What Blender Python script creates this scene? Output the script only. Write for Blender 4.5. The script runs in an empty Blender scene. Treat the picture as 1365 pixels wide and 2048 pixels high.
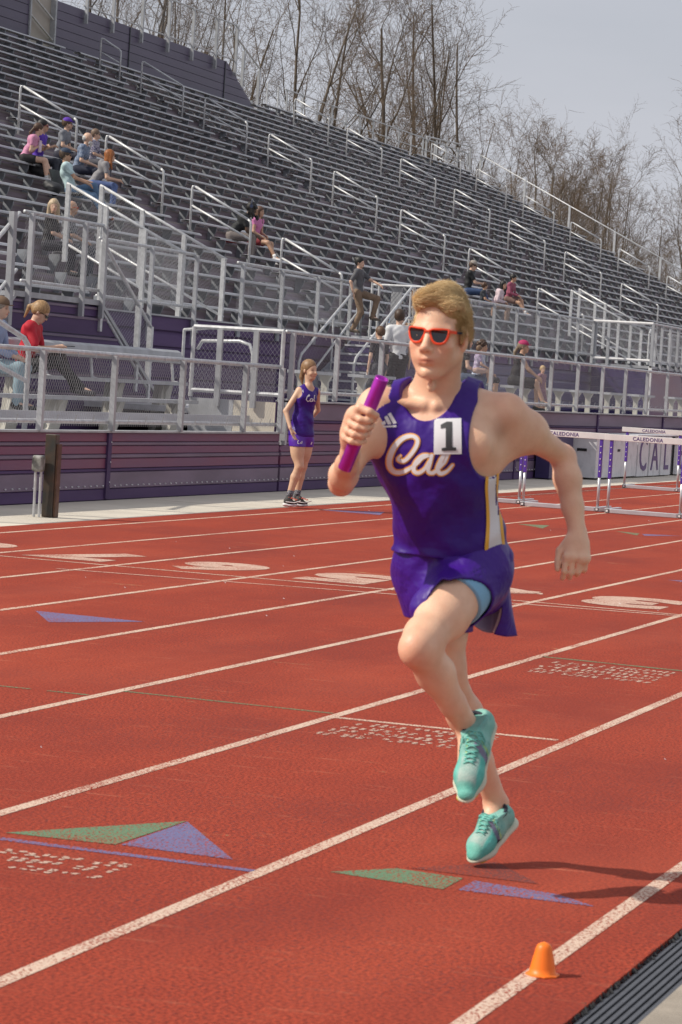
import bpy, bmesh, math, random
import numpy as np
from mathutils import Vector, Matrix, Euler
from mathutils.bvhtree import BVHTree
random.seed(7); rng = np.random.default_rng(7)
S = bpy.context.scene
C = S.collection
PI = math.pi
# ------------------------------------------------------------------ camera
FPX, YAW, PIT, ROL, HC = 5600.35, 1.24908718, 0.0462093, 0.0622968, 1.4528
F_ = np.array([math.sin(YAW)*math.cos(PIT), math.cos(YAW)*math.cos(PIT), -math.sin(PIT)])
R_ = np.array([math.cos(YAW), -math.sin(YAW), 0.0]); U_ = np.cross(R_, F_)
RT = math.cos(ROL)*R_ + math.sin(ROL)*U_; UP = -math.sin(ROL)*R_ + math.cos(ROL)*U_
CAM = np.array([0, 0, HC])
cam = bpy.data.cameras.new('camera'); camo = bpy.data.objects.new('camera', cam); C.objects.link(camo)
camo.matrix_world = Matrix(((RT[0], UP[0], -F_[0], 0), (RT[1], UP[1], -F_[1], 0), (RT[2], UP[2], -F_[2], HC), (0, 0, 0, 1)))
cam.sensor_fit = 'HORIZONTAL'; cam.sensor_width = 24.0; cam.lens = FPX/1365*24.0
cam.clip_start = .1; cam.clip_end = 2000
cam.dof.use_dof = True; cam.dof.focus_distance = 28.0; cam.dof.aperture_fstop = 15.0
S.camera = camo
# ------------------------------------------------------------------ sky and sun
SUN_EL, SUN_AZ = math.radians(42), math.radians(-30)      # azimuth clockwise from +Y: behind the grandstand and to the left
W = bpy.data.worlds.new('World'); S.world = W; W.use_nodes = True
nt = W.node_tree; nt.nodes.clear()
wo = nt.nodes.new('ShaderNodeOutputWorld'); bg = nt.nodes.new('ShaderNodeBackground'); bg.inputs[1].default_value = .086
sky = nt.nodes.new('ShaderNodeTexSky'); sky.sky_type = 'NISHITA'; sky.sun_disc = False
sky.sun_elevation = SUN_EL; sky.sun_rotation = SUN_AZ; sky.air_density = 1.0; sky.dust_density = 2.5; sky.ozone_density = 1.5
tc = nt.nodes.new('ShaderNodeTexCoord'); mp = nt.nodes.new('ShaderNodeMapping'); mp.inputs['Scale'].default_value = (1.2, 1.2, 4.5)
ns = nt.nodes.new('ShaderNodeTexNoise'); ns.inputs['Scale'].default_value = 2.2; ns.inputs['Detail'].default_value = 7; ns.inputs['Roughness'].default_value = .55
cr = nt.nodes.new('ShaderNodeMapRange'); cr.inputs[1].default_value = .35; cr.inputs[2].default_value = .7; cr.inputs[3].default_value = .74; cr.inputs[4].default_value = .97
mx = nt.nodes.new('ShaderNodeMix'); mx.data_type = 'RGBA'; mx.inputs[7].default_value = (7.5, 7.65, 8.4, 1)     # thin high cloud veiling the blue
L = nt.links
L.new(tc.outputs['Generated'], mp.inputs[0]); L.new(mp.outputs[0], ns.inputs['Vector']); L.new(ns.outputs['Fac'], cr.inputs[0])
L.new(cr.outputs[0], mx.inputs[0]); L.new(sky.outputs[0], mx.inputs[6]); L.new(mx.outputs[2], bg.inputs[0]); L.new(bg.outputs[0], wo.inputs[0])
sl = bpy.data.lights.new('sun', 'SUN'); so = bpy.data.objects.new('sun', sl); C.objects.link(so)
sl.energy = 4.5; sl.angle = math.radians(.9); sl.color = (1, .93, .82)
sd = Vector((math.sin(SUN_AZ)*math.cos(SUN_EL), math.cos(SUN_AZ)*math.cos(SUN_EL), math.sin(SUN_EL)))
so.rotation_euler = sd.to_track_quat('Z', 'Y').to_euler()
S.view_settings.view_transform = 'Standard'; S.view_settings.look = 'None'; S.view_settings.exposure = -0.1; S.view_settings.gamma = 1
S.view_settings.use_curve_mapping = False
# ------------------------------------------------------------------ measuring helpers (a ray of the photograph met with a real plane)
def ray(px, py):
    return F_ + (px-682.5)/FPX*RT - (py-1024)/FPX*UP
def atY(px, py, Y): d = ray(px, py); return CAM + d*(Y/d[1])
def atX(px, py, X): d = ray(px, py); return CAM + d*(X/d[0])
def atZ(px, py, z=0): d = ray(px, py); return CAM + d*((z-HC)/d[2])
def atD(px, py, dep): return CAM + ray(px, py)*dep
DD, SLP = .71, .487
def rowY(n): return DD*(29.81+n)
def rowZ(n): return 1.453+DD*(3.67+SLP*n)       # top of the seat of row n
def atRow(px, py, dz=0):
    d = ray(px, py); t = (rowZ(0)-SLP*rowY(0)+dz-HC)/(d[2]-SLP*d[1]); return CAM+d*t
# ------------------------------------------------------------------ materials
MATS = {}
def mat(name, col, rough=.6, metal=0, noise=0, nscale=8, col2=None, bump=0, bscale=60, spec=.5, stretch=None, detail=4, attr=None, coat=0, sheen=0, sss=0, lo=.35, hi=.65, objvar=0, bdist=.01):
    m = bpy.data.materials.new(name); m.use_nodes = True; t = m.node_tree; b = t.nodes['Principled BSDF']
    b.inputs['Base Color'].default_value = (*col, 1); b.inputs['Roughness'].default_value = rough; b.inputs['Metallic'].default_value = metal
    b.inputs['Specular IOR Level'].default_value = spec
    if coat: b.inputs['Coat Weight'].default_value = coat
    if sheen: b.inputs['Sheen Weight'].default_value = sheen; b.inputs['Sheen Roughness'].default_value = .5
    if sss: b.inputs['Subsurface Weight'].default_value = sss; b.inputs['Subsurface Radius'].default_value = (.6, .25, .12); b.inputs['Subsurface Scale'].default_value = .012
    tc = t.nodes.new('ShaderNodeTexCoord'); v = tc.outputs['Object']
    if stretch:
        mp = t.nodes.new('ShaderNodeMapping'); mp.inputs['Scale'].default_value = stretch; t.links.new(v, mp.inputs[0]); v = mp.outputs[0]
    cur = None
    if noise or col2:
        n = t.nodes.new('ShaderNodeTexNoise'); n.inputs['Scale'].default_value = nscale; n.inputs['Detail'].default_value = detail; t.links.new(v, n.inputs['Vector'])
        r = t.nodes.new('ShaderNodeMapRange'); r.inputs[1].default_value = lo; r.inputs[2].default_value = hi; t.links.new(n.outputs['Fac'], r.inputs[0])
        mxx = t.nodes.new('ShaderNodeMix'); mxx.data_type = 'RGBA'; mxx.inputs[6].default_value = (*col, 1)
        c2 = col2 if col2 else tuple(c*(1-noise) for c in col); mxx.inputs[7].default_value = (*c2, 1)
        t.links.new(r.outputs[0], mxx.inputs[0]); cur = mxx.outputs[2]
    if attr:
        a = t.nodes.new('ShaderNodeVertexColor'); a.layer_name = attr
        m2 = t.nodes.new('ShaderNodeMix'); m2.data_type = 'RGBA'; m2.blend_type = 'MULTIPLY'; m2.inputs[0].default_value = 1
        if cur is None: m2.inputs[6].default_value = (*col, 1)
        else: t.links.new(cur, m2.inputs[6])
        t.links.new(a.outputs['Color'], m2.inputs[7]); cur = m2.outputs[2]
    if objvar:
        oi = t.nodes.new('ShaderNodeObjectInfo'); hs = t.nodes.new('ShaderNodeHueSaturation'); mr = t.nodes.new('ShaderNodeMapRange')
        mr.inputs[3].default_value = 1-objvar; mr.inputs[4].default_value = 1+objvar; t.links.new(oi.outputs['Random'], mr.inputs[0]); t.links.new(mr.outputs[0], hs.inputs['Value'])
        if cur is None: hs.inputs['Color'].default_value = (*col, 1)
        else: t.links.new(cur, hs.inputs['Color'])
        cur = hs.outputs[0]
    if cur is not None: t.links.new(cur, b.inputs['Base Color'])
    if bump:
        n2 = t.nodes.new('ShaderNodeTexNoise'); n2.inputs['Scale'].default_value = bscale; n2.inputs['Detail'].default_value = 3; t.links.new(v, n2.inputs['Vector'])
        bp = t.nodes.new('ShaderNodeBump'); bp.inputs['Strength'].default_value = bump; bp.inputs['Distance'].default_value = bdist
        t.links.new(n2.outputs['Fac'], bp.inputs['Height']); t.links.new(bp.outputs[0], b.inputs['Normal'])
    MATS[name] = m; return m
# ------------------------------------------------------------------ mesh building
def tagp(o, label=None, cat=None, group=None, kind=None):
    if label: o['label'] = label
    if cat: o['category'] = cat
    if group: o['group'] = group
    if kind: o['kind'] = kind
    return o
def empty(name, loc=(0, 0, 0), label=None, cat=None, group=None, kind=None, rotz=0):
    o = bpy.data.objects.new(name, None); o.empty_display_size = .1; C.objects.link(o); o.location = Vector(loc); o.rotation_euler = (0, 0, rotz)
    return tagp(o, label, cat, group, kind)
def V3(p): return Vector((float(p[0]), float(p[1]), float(p[2])))
class MB:
    """collects solids given in the coordinates of the object's parent"""
    def __init__(s): s.v = []; s.f = []
    def add(s, vs, fs):
        k = len(s.v); s.v += [tuple(map(float, p)) for p in vs]; s.f += [tuple(i+k for i in f) for f in fs]; return s
    def box(s, x0, x1, y0, y1, z0, z1):
        return s.add([(x0,y0,z0),(x1,y0,z0),(x1,y1,z0),(x0,y1,z0),(x0,y0,z1),(x1,y0,z1),(x1,y1,z1),(x0,y1,z1)],
                     [(0,3,2,1),(4,5,6,7),(0,1,5,4),(1,2,6,5),(2,3,7,6),(3,0,4,7)])
    def bar(s, a, b, r, n=8, r2=None, caps=True):
        a = V3(a); b = V3(b); d = (b-a); d.normalize(); u = d.orthogonal().normalized(); w = d.cross(u); r2 = r if r2 is None else r2
        vs = []
        for p, q in ((a, r), (b, r2)):
            for i in range(n):
                t = 2*PI*i/n; vs.append(p+u*math.cos(t)*q+w*math.sin(t)*q)
        fs = [(i, (i+1) % n, n+(i+1) % n, n+i) for i in range(n)]
        if caps: fs += [tuple(reversed(range(n))), tuple(range(n, 2*n))]
        return s.add(vs, fs)
    def sqbar(s, a, b, w, h, up=(0, 0, 1)):
        """rectangular bar from a to b, w across, h along 'up'"""
        a = V3(a); b = V3(b); d = (b-a).normalized(); up = Vector(up); x = d.cross(up).normalized(); y = x.cross(d).normalized()
        vs = []
        for p in (a, b):
            for sx, sy in ((-1,-1),(1,-1),(1,1),(-1,1)): vs.append(p+x*sx*w/2+y*sy*h/2)
        return s.add(vs, [(0,3,2,1),(4,5,6,7),(0,1,5,4),(1,2,6,5),(2,3,7,6),(3,0,4,7)])
    def path(s, pts, r, n=8):
        for i in range(len(pts)-1): s.bar(pts[i], pts[i+1], r, n)
        return s
    def tube(s, pts, r, n=8, closed=False):
        """swept tube, r a number or a list"""
        P = [V3(p) for p in pts]; m = len(P); rr = r if hasattr(r, '__len__') else [r]*m
        vs = []; fs = []; u = None
        for i, p in enumerate(P):
            d = (P[min(i+1, m-1)]-P[max(i-1, 0)]).normalized()
            u = d.orthogonal().normalized() if u is None else (u-d*u.dot(d)).normalized()
            w = d.cross(u)
            for k in range(n): t = 2*PI*k/n; vs.append(p+(u*math.cos(t)+w*math.sin(t))*rr[i])
        for i in range(m-1):
            for k in range(n): fs.append((i*n+k, i*n+(k+1) % n, (i+1)*n+(k+1) % n, (i+1)*n+k))
        fs += [tuple(reversed(range(n))), tuple((m-1)*n+k for k in range(n))]
        return s.add(vs, fs)
    def prism(s, poly, vec):
        """closed polygon (3-D points) extruded along vec"""
        n = len(poly); vec = V3(vec); p = [V3(q) for q in poly]
        return s.add(p+[q+vec for q in p], [tuple(reversed(range(n))), tuple(range(n, 2*n))]+[(i, (i+1) % n, n+(i+1) % n, n+i) for i in range(n)])
    def mesh(s, name, fix=True):
        me = bpy.data.meshes.new(name); me.from_pydata(s.v, [], s.f)
        if fix and len(s.f) < 4000:
            bm = bmesh.new(); bm.from_mesh(me); bmesh.ops.recalc_face_normals(bm, faces=bm.faces); bm.to_mesh(me); bm.free()
        me.update(); return me
    def build(s, name, m, parent=None, smooth=False, loc=None, fix=True):
        """vertices are in world coordinates; stored relative to the parent's (unrotated) base"""
        me = s.mesh(name, fix)
        if parent is not None:
            p = parent; off = Vector((0, 0, 0))
            while p is not None: off += p.location; p = p.parent
            me.transform(Matrix.Translation(-off))
        return link(name, me, m, parent, smooth)
def link(name, me, m, parent=None, smooth=False, loc=None):
    if m is not None and len(me.materials) == 0: me.materials.append(m)
    if smooth: me.polygons.foreach_set('use_smooth', [True]*len(me.polygons))
    o = bpy.data.objects.new(name, me); C.objects.link(o)
    if parent is not None: o.parent = parent
    if loc is not None: o.location = loc
    return o
def bevel(o, w=.004, seg=2):
    m = o.modifiers.new('bevel', 'BEVEL'); m.width = w; m.segments = seg; m.limit_method = 'ANGLE'; return o
FONT = bpy.data.curves.new('f', 'FONT').font if False else None
def text_mesh(txt, size=1, extrude=0, shear=0, offset=0, res=3, align='CENTER', space=1):
    cu = bpy.data.curves.new('lettering', 'FONT'); cu.body = txt; cu.size = size; cu.extrude = extrude; cu.shear = shear; cu.offset = offset
    cu.resolution_u = res; cu.align_x = align; cu.align_y = 'CENTER'; cu.space_character = space
    o = bpy.data.objects.new('lettering', cu); C.objects.link(o)
    dg = bpy.context.evaluated_depsgraph_get(); me = bpy.data.meshes.new_from_object(o.evaluated_get(dg)); bpy.data.objects.remove(o); return me
def seg_mesh(name, segs, m, nside=3):
    """thousands of tapered twigs as one mesh: segs = rows of ax ay az bx by bz ra rb"""
    s = np.asarray(segs, float); a = s[:, :3]; b = s[:, 3:6]; d = b-a; ln = np.linalg.norm(d, axis=1, keepdims=True); d = d/np.maximum(ln, 1e-6)
    ref = np.where(np.abs(d[:, 2:3]) < .9, np.array([[0, 0, 1.]]), np.array([[1., 0, 0]])); u = np.cross(d, ref); u /= np.linalg.norm(u, axis=1, keepdims=True); w = np.cross(d, u)
    n = len(s); V = np.zeros((n, 2*nside, 3))
    for k in range(nside):
        t = 2*PI*k/nside; o = u*math.cos(t)+w*math.sin(t); V[:, k] = a+o*s[:, 6:7]; V[:, nside+k] = b+o*s[:, 7:8]
    base = (np.arange(n)*2*nside)[:, None]
    F = np.concatenate([base+np.array([[k, (k+1) % nside, nside+(k+1) % nside, nside+k]]) for k in range(nside)], 0)
    me = bpy.data.meshes.new(name); me.vertices.add(n*2*nside); me.vertices.foreach_set('co', V.reshape(-1))
    nf = len(F); me.loops.add(nf*4); me.loops.foreach_set('vertex_index', F.reshape(-1).astype(np.int32)); me.polygons.add(nf)
    me.polygons.foreach_set('loop_start', (np.arange(nf)*4).astype(np.int32)); me.update(calc_edges=True); me.materials.append(m); return me
alu = mat('galvanised_aluminium', (.43, .44, .46), rough=.5, metal=.2, noise=.22, nscale=5, bump=.05, bscale=30, objvar=.08)
alu_d = mat('mill_finish_plank', (.56, .57, .6), rough=.45, metal=.15, noise=.25, nscale=3, stretch=(.3, 3, 3), objvar=.1)
galv = mat('galvanised_steel_tube', (.6, .61, .62), rough=.42, metal=.25, noise=.25, nscale=14)
wire = mat('galvanised_wire', (.42, .42, .43), rough=.45, metal=.3)
brkt = mat('grey_steel_bracket', (.3, .32, .35), rough=.55, metal=.1, noise=.3, nscale=6)
riser_m = mat('purple_coated_riser', (.28, .23, .28), rough=.55, spec=.2, noise=.3, nscale=2.5, stretch=(.25, 1, 6), objvar=.12, col2=(.17, .13, .145))
nosing_m = mat('grey_brown_tread', (.27, .24, .24), rough=.55, noise=.3, nscale=2, stretch=(.2, 2, 2), objvar=.1)
purp = mat('purple_siding', (.095, .055, .14), rough=.55, spec=.15, noise=.2, nscale=1.5, stretch=(.3, 1, 3), objvar=.1, bump=.04, bscale=8)
purp_r = mat('reddish_purple_siding', (.2, .06, .11), rough=.42, spec=.3, noise=.3, nscale=1.2, stretch=(.3, 1, 2), col2=(.15, .07, .145))
purp_g = mat('weathered_purple_siding', (.21, .155, .22), rough=.5, spec=.3, noise=.25, nscale=2, stretch=(.4, 1, 2))
purp_b = mat('deep_blue_purple_panel', (.045, .03, .12), rough=.4, noise=.2, nscale=3)
black_m = mat('black_void', (.012, .012, .014), rough=.7)
steel_d = mat('dark_steel', (.06, .065, .075), rough=.5, metal=.3)
beige = mat('beige_panel', (.42, .38, .33), rough=.6, noise=.12, nscale=2)
conc = mat('pale_concrete', (.66, .6, .5), rough=.85, noise=.16, nscale=1.1, bump=.15, bscale=90, detail=8)
white_p = mat('white_paint', (.75, .74, .73), rough=.4, noise=.1, nscale=9)
white_w = mat('worn_white_board', (.7, .7, .72), rough=.55, noise=.25, nscale=5, detail=7, lo=.5, hi=.75)
purp_p = mat('bright_purple_paint', (.1, .045, .36), rough=.3, noise=.1, nscale=8)
letter_p = mat('purple_lettering', (.1, .06, .2), rough=.5)
alu_h = mat('brushed_hurdle_aluminium', (.62, .63, .65), rough=.35, metal=.5, noise=.12, nscale=10)
bark = mat('grey_brown_bark', (.17, .132, .1), rough=.85, noise=.45, nscale=3, objvar=.15)
bark2 = mat('pale_brown_bark', (.2, .155, .115), rough=.85, noise=.4, nscale=3, objvar=.15)
twig = mat('brown_twigs', (.19, .132, .09), rough=.85, noise=.35, nscale=1.2, objvar=.2)
grass_m = mat('dull_early_spring_grass', (.09, .1, .04), rough=.9, noise=.4, nscale=.8, bump=.3, bscale=40)
brush_m = mat('brown_undergrowth', (.12, .09, .065), rough=.9, noise=.4, nscale=1.5)
orange = mat('orange_plastic', (.95, .2, .015), rough=.42, spec=.4, noise=.05, nscale=30)
rubber = mat('black_rubber_joint', (.02, .02, .022), rough=.8)
grate_m = mat('dark_grate_bars', (.09, .095, .11), rough=.5, metal=.3, noise=.2, nscale=20)
def track_mat(name, paint=None, cover=.8, wear_scale=95):
    """rubber granules: red with dark and bright specks, scuffs and stains; 'paint' lies on top of the granules and is worn in its pits"""
    m = bpy.data.materials.new(name); m.use_nodes = True; t = m.node_tree; b = t.nodes['Principled BSDF']; N = t.nodes.new; K = t.links.new
    tc = N('ShaderNodeTexCoord'); v = tc.outputs['Object']
    def noise(sc, det=3, st=None, rough=.5):
        n = N('ShaderNodeTexNoise'); n.inputs['Scale'].default_value = sc; n.inputs['Detail'].default_value = det; n.inputs['Roughness'].default_value = rough
        if st:
            q = N('ShaderNodeMapping'); q.inputs['Scale'].default_value = st; K(v, q.inputs[0]); K(q.outputs[0], n.inputs['Vector'])
        else: K(v, n.inputs['Vector'])
        return n.outputs['Fac']
    def mr(x, a, c, lo=0, hi=1):
        r = N('ShaderNodeMapRange'); r.inputs[1].default_value = a; r.inputs[2].default_value = c; r.inputs[3].default_value = lo; r.inputs[4].default_value = hi; K(x, r.inputs[0]); return r.outputs[0]
    def mix(f, a, c, bt='MIX'):
        q = N('ShaderNodeMix'); q.data_type = 'RGBA'; q.blend_type = bt
        if isinstance(f, float): q.inputs[0].default_value = f
        else: K(f, q.inputs[0])
        for i, x in ((6, a), (7, c)):
            if isinstance(x, tuple): q.inputs[i].default_value = (*x, 1)
            else: K(x, q.inputs[i])
        return q.outputs[2]
    gran = noise(85, 3, None, .65); gran2 = noise(170, 2)
    col = mix(mr(gran, .4, .6), (.42, .064, .032), (.16, .026, .017))
    col = mix(mr(gran2, .6, .7, 0, .7), col, (.46, .125, .068))
    col = mix(mr(noise(1.1, 6, (.6, 1, 1), .65), .42, .66, 0, .65), col, (.21, .035, .024))                # broad stains
    col = mix(mr(noise(.55, 5, (.5, 1.4, 1), .6), .5, .72, 0, .35), col, (.46, .095, .05))          # sun-bleached areas
    scr = noise(9, 5, (3.0, .35, 1), .65)                                                   # dragged scuffs across the lanes
    col = mix(mr(scr, .6, .76, 0, .5), col, (.6, .22, .13))
    dk = noise(42, 4, (1, 1.6, 1), .6); reg = mr(noise(.8, 3), .42, .62)
    mm = N('ShaderNodeMath'); mm.operation = 'MULTIPLY'; K(mr(dk, .54, .64, 0, .6), mm.inputs[0]); K(reg, mm.inputs[1])
    col = mix(mm.outputs[0], col, (.09, .035, .04))                                          # dark worn specks
    tan = noise(2.3, 6, (1.6, .5, 1), .7); t2 = N('ShaderNodeMath'); t2.operation = 'MULTIPLY'; K(mr(tan, .655, .72, 0, .8), t2.inputs[0]); K(mr(gran, .4, .55), t2.inputs[1])
    col = mix(t2.outputs[0], col, (.55, .38, .2))                                            # rubbed tan patches
    if paint:
        w = noise(wear_scale, 3, None, .6); big = noise(3, 4)
        ad = N('ShaderNodeMath'); ad.operation = 'ADD'; K(w, ad.inputs[0]); K(mr(big, .3, .8, -.08, .08), ad.inputs[1])
        col = mix(mr(ad.outputs[0], cover*.75, cover*.75+.07, 1, 0), col, mix(mr(gran, .35, .65), paint, tuple(c*.86 for c in paint)))
    K(col, b.inputs['Base Color']); b.inputs['Roughness'].default_value = .95; b.inputs['Specular IOR Level'].default_value = .14
    bp = N('ShaderNodeBump'); bp.inputs['Strength'].default_value = .4; bp.inputs['Distance'].default_value = .006; K(gran, bp.inputs['Height']); K(bp.outputs[0], b.inputs['Normal'])
    return m
track_m = track_mat('red_track_rubber')
line_m = track_mat('white_line_paint', (.68, .51, .4), .67)
num_m = track_mat('white_numeral_paint', (.62, .44, .35), .68)
faint_m = track_mat('faint_white_paint', (.75, .52, .42), .7)
green_m = track_mat('green_exchange_paint', (.14, .25, .15), .66)
blue_m = track_mat('blue_exchange_paint', (.17, .17, .32), .66)
dkred_m = track_mat('dark_red_exchange_paint', (.17, .055, .05), .6)
# ------------------------------------------------------------------ ground, track, paving
def sheet(name, x0, x1, y0, y1, z, m, kind='structure', parent=None):
    o = MB().add([(x0,y0,z),(x1,y0,z),(x1,y1,z),(x0,y1,z)], [(0,1,2,3)]).build(name, m, parent)
    if kind: o['kind'] = kind
    return o
sheet('ground', -700, 900, -700, 900, -.14, grass_m)
trk = empty('running_track', (0, 0, 0), kind='structure')
tb = MB().box(-60, 260, 1.475, 10.62, -.12, 0).build('track_surface', track_m, trk)
LW = 1.067; L0 = 1.68
def flat(name, polys, z, m, label=None):
    b = MB()
    for p in polys: b.add([(x, y, z) for x, y in p], [tuple(range(len(p)))])
    o = b.build(name, m, trk, fix=False)
    # every painted mark faces up
    me = o.data
    bm = bmesh.new(); bm.from_mesh(me)
    for f in bm.faces:
        f.normal_update()
        if f.normal.z < 0: f.normal_flip()
    bm.to_mesh(me); bm.free()
    if label: o['label'] = label
    return o
for i in range(9):
    y = L0+LW*i; flat('lane_line', [[(-60, y-.025), (260, y-.025), (260, y+.025), (-60, y+.025)]], .0014, line_m)
flat('finish_line', [[(18.98, 1.7), (19.03, 1.7), (19.03, 9.3), (18.98, 9.3)]], .0018, line_m)
flat('start_line', [[(18.6+(y-5.7)*(-.28)*.5, y) for y in (3.7, 5.0, 6.5, 8.2)]+[(18.64+(y-5.7)*(-.28)*.5, y) for y in (8.2, 6.5, 5.0, 3.7)]], .0022, faint_m)
for lane in range(1, 9):                                          # lane numbers, read by a runner coming in
    me = text_mesh(str(lane), size=1.0, offset=.07, res=4)
    xs = [v.co.x for v in me.vertices]; ys = [v.co.y for v in me.vertices]; x0, x1, y0, y1 = min(xs), max(xs), min(ys), max(ys)
    yc = L0+LW*(lane-.5)
    for v in me.vertices:
        u = (v.co.x-(x0+x1)/2)/(x1-x0)*(.66 if lane > 1 else .24); w = (v.co.y-(y0+y1)/2)/(y1-y0)
        v.co = Vector((19.8-w*1.08, yc+u, .0022))
    bm = bmesh.new(); bm.from_mesh(me)
    for f in bm.faces:
        f.normal_update()
        if f.normal.z < 0: f.normal_flip()
    bm.to_mesh(me); bm.free()
    o = link('lane_number', me, num_m, trk); o['label'] = 'white painted lane number %d' % lane
def gp(px, py): p = atZ(px, py); return (p[0], p[1])
flat('exchange_bar', [[(11.46, 2.8), (11.51, 2.8), (11.51, 3.79), (11.46, 3.79)]], .0014, line_m)
flat('exchange_bar', [[(11.6, 3.85), (11.63, 3.85), (11.66, 4.86), (11.63, 4.86)]], .0014, green_m)
for a, b_ in ((4.92, 5.12), (5.2, 5.4), (5.5, 5.9)): flat('exchange_bar', [[(11.37, a), (11.4, a), (11.4, b_), (11.37, b_)]], .0014, green_m)
flat('exchange_bar', [[(14.98, 2.78), (15.03, 2.78), (15.12, 3.8), (15.07, 3.8)]], .0014, green_m)
flat('exchange_bar', [[(7.69, 2.77), (7.73, 2.77), (7.76, 3.7), (7.71, 3.7)]], .0014, blue_m)
flat('exchange_triangle', [[(7.84, 3.64), (8.43, 3.27), (7.86, 3.28)]], .0014, green_m)
flat('exchange_triangle', [[(8.42, 3.265), (7.85, 2.89), (7.87, 3.265)]], .0014, blue_m)
flat('exchange_triangle', [[(7.84, 2.58), (8.03, 2.43), (8.0, 2.21), (7.78, 2.21)]], .0014, green_m)
flat('exchange_triangle', [[(7.8, 2.17), (7.98, 2.17), (7.92, 1.9), (7.8, 1.76)]], .0014, blue_m)
flat('exchange_triangle', [[(8.06, 2.4), (8.34, 2.2), (8.05, 1.99)]], .0014, dkred_m)
flat('exchange_triangle', [[(15.02, 6.86), (14.97, 6.14), (14.42, 6.5)]], .0014, blue_m)
flat('exchange_triangle', [[gp(1036, 1048), gp(1100, 1051), gp(1086, 1057)]], .0014, green_m)
flat('exchange_triangle', [[gp(1230, 1062), gp(1280, 1067), gp(1275, 1071)]], .0014, green_m)
flat('exchange_triangle', [[gp(1285, 1068), gp(1365, 1072), gp(1290, 1072)]], .0014, blue_m)
flat('exchange_triangle', [[gp(1335, 1160), gp(1420, 1163), gp(1400, 1169)]], .0014, blue_m)
flat('exchange_triangle', [[gp(628, 1019), gp(770, 1024), gp(760, 1030)]], .0014, blue_m)
flat('lane_mark', [[gp(1017, 1175), gp(1087, 1187), gp(1086, 1190), gp(1015, 1178)], [gp(1017, 1184), gp(1086, 1188), gp(1015, 1187)]], .0014, line_m)
# small stencilled words beside the exchange marks, worn to blotches: rows of short painted glyph pieces
def stencil(x0, x1, y0, y1, rows, words_, seed):
    r = random.Random(seed); b = MB(); h = (x1-x0)/(rows*1.45)
    for k in range(rows):
        yy = y0; xa = x0+k*(x1-x0)/rows
        while yy < y1-r.uniform(0, .1):
            w = r.uniform(.022, .034)
            for q in range(3):
                if r.random() < .8:
                    cx = xa+(q+.4)*h/3+r.uniform(-.006, .006); cy = yy+w*.5+r.uniform(-.006, .006); m_ = 7
                    b.add([(cx+math.cos(2*PI*i_/m_)*h/5.6*r.uniform(.45, 1.25), cy+math.sin(2*PI*i_/m_)*w*.55*r.uniform(.45, 1.2), .0014) for i_ in range(m_)], [tuple(range(m_))])
            yy += w*1.35
            if r.random() < .16: yy += .03
    o = b.build('stencilled_words', num_m, trk, fix=False); o['kind'] = 'stuff'; o['label'] = 'worn white stencilled words beside the exchange mark'
stencil(10.88, 11.44, 3.02, 3.72, 4, 3, 1); stencil(14.2, 14.95, 3.0, 3.7, 5, 3, 2); stencil(7.3, 7.62, 3.1, 3.8, 3, 3, 3)
# scraps of drifted debris on the rubber
b = MB(); r = random.Random(5)
for k in range(90):
    x = r.uniform(5, 40); y = r.uniform(1.6, 10.3); s = r.uniform(.003, .009)
    b.add([(x-s, y, .002), (x, y-s, .002), (x+s, y+s*.4, .003), (x, y+s, .008)], [(0,1,3),(1,2,3),(2,0,3)])
o = b.build('grit', white_w, None, fix=False); o['kind'] = 'stuff'; o['label'] = 'pale specks of grit scattered over the red track'
# inner edge: crumbled rubber lip, drain grate, concrete curb
dg_ = empty('drain_channel', (0, 1.395, -.03), kind='structure')
MB().box(-40, 200, 1.325, 1.475, -.2, -.06).build('channel_bed', black_m, dg_)
for k in range(7):
    y = 1.338+k*.0205; MB().box(-40, 200, y-.0062, y+.0062, -.055, -.012).build('grate_bar', grate_m, dg_)
for x in np.arange(4, 30, .5): MB().box(x, x+.012, 1.33, 1.47, -.056, -.03).build('cross_bar', grate_m, dg_)
b = MB(); r = random.Random(9)                                          # ragged torn rubber edge
for k in range(900):
    x = 4+k*.012; s = r.uniform(.003, .012); y = 1.474+r.uniform(-.006, .008)
    b.add([(x-s, y-s, -.01), (x+s, y-s*.6, -.012), (x+s*.7, y+s, -.008), (x-s, y+s, -.01), (x, y, r.uniform(-.006, .004))], [(0,1,4),(1,2,4),(2,3,4),(3,0,4)])
o = b.build('torn_rubber_edge', rubber, trk, fix=False); o['kind'] = 'stuff'
inner = MB().box(-40, 200, .25, 1.325, -.13, -.004).build('inner_concrete_curb', mat('tan_concrete', (.36, .31, .25), rough=.9, noise=.25, nscale=6, bump=.2, bscale=120, detail=8), None); inner['kind'] = 'structure'
walk = empty('concrete_pavement', (0, 11, 0), kind='structure')
r = random.Random(3); x = 8.0
while x < 90:                                                          # slabs with recessed joints
    w = 3.05; MB().box(x+.006, x+w-.006, 10.63, 12.19, -.12, -.002+r.uniform(-.001, .001)).build('paving_slab', conc, walk); x += w
MB().box(-60, 8, 10.63, 12.19, -.12, -.003).build('paving_slab', conc, walk); MB().box(x, 260, 10.63, 12.19, -.12, -.003).build('paving_slab', conc, walk)
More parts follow.
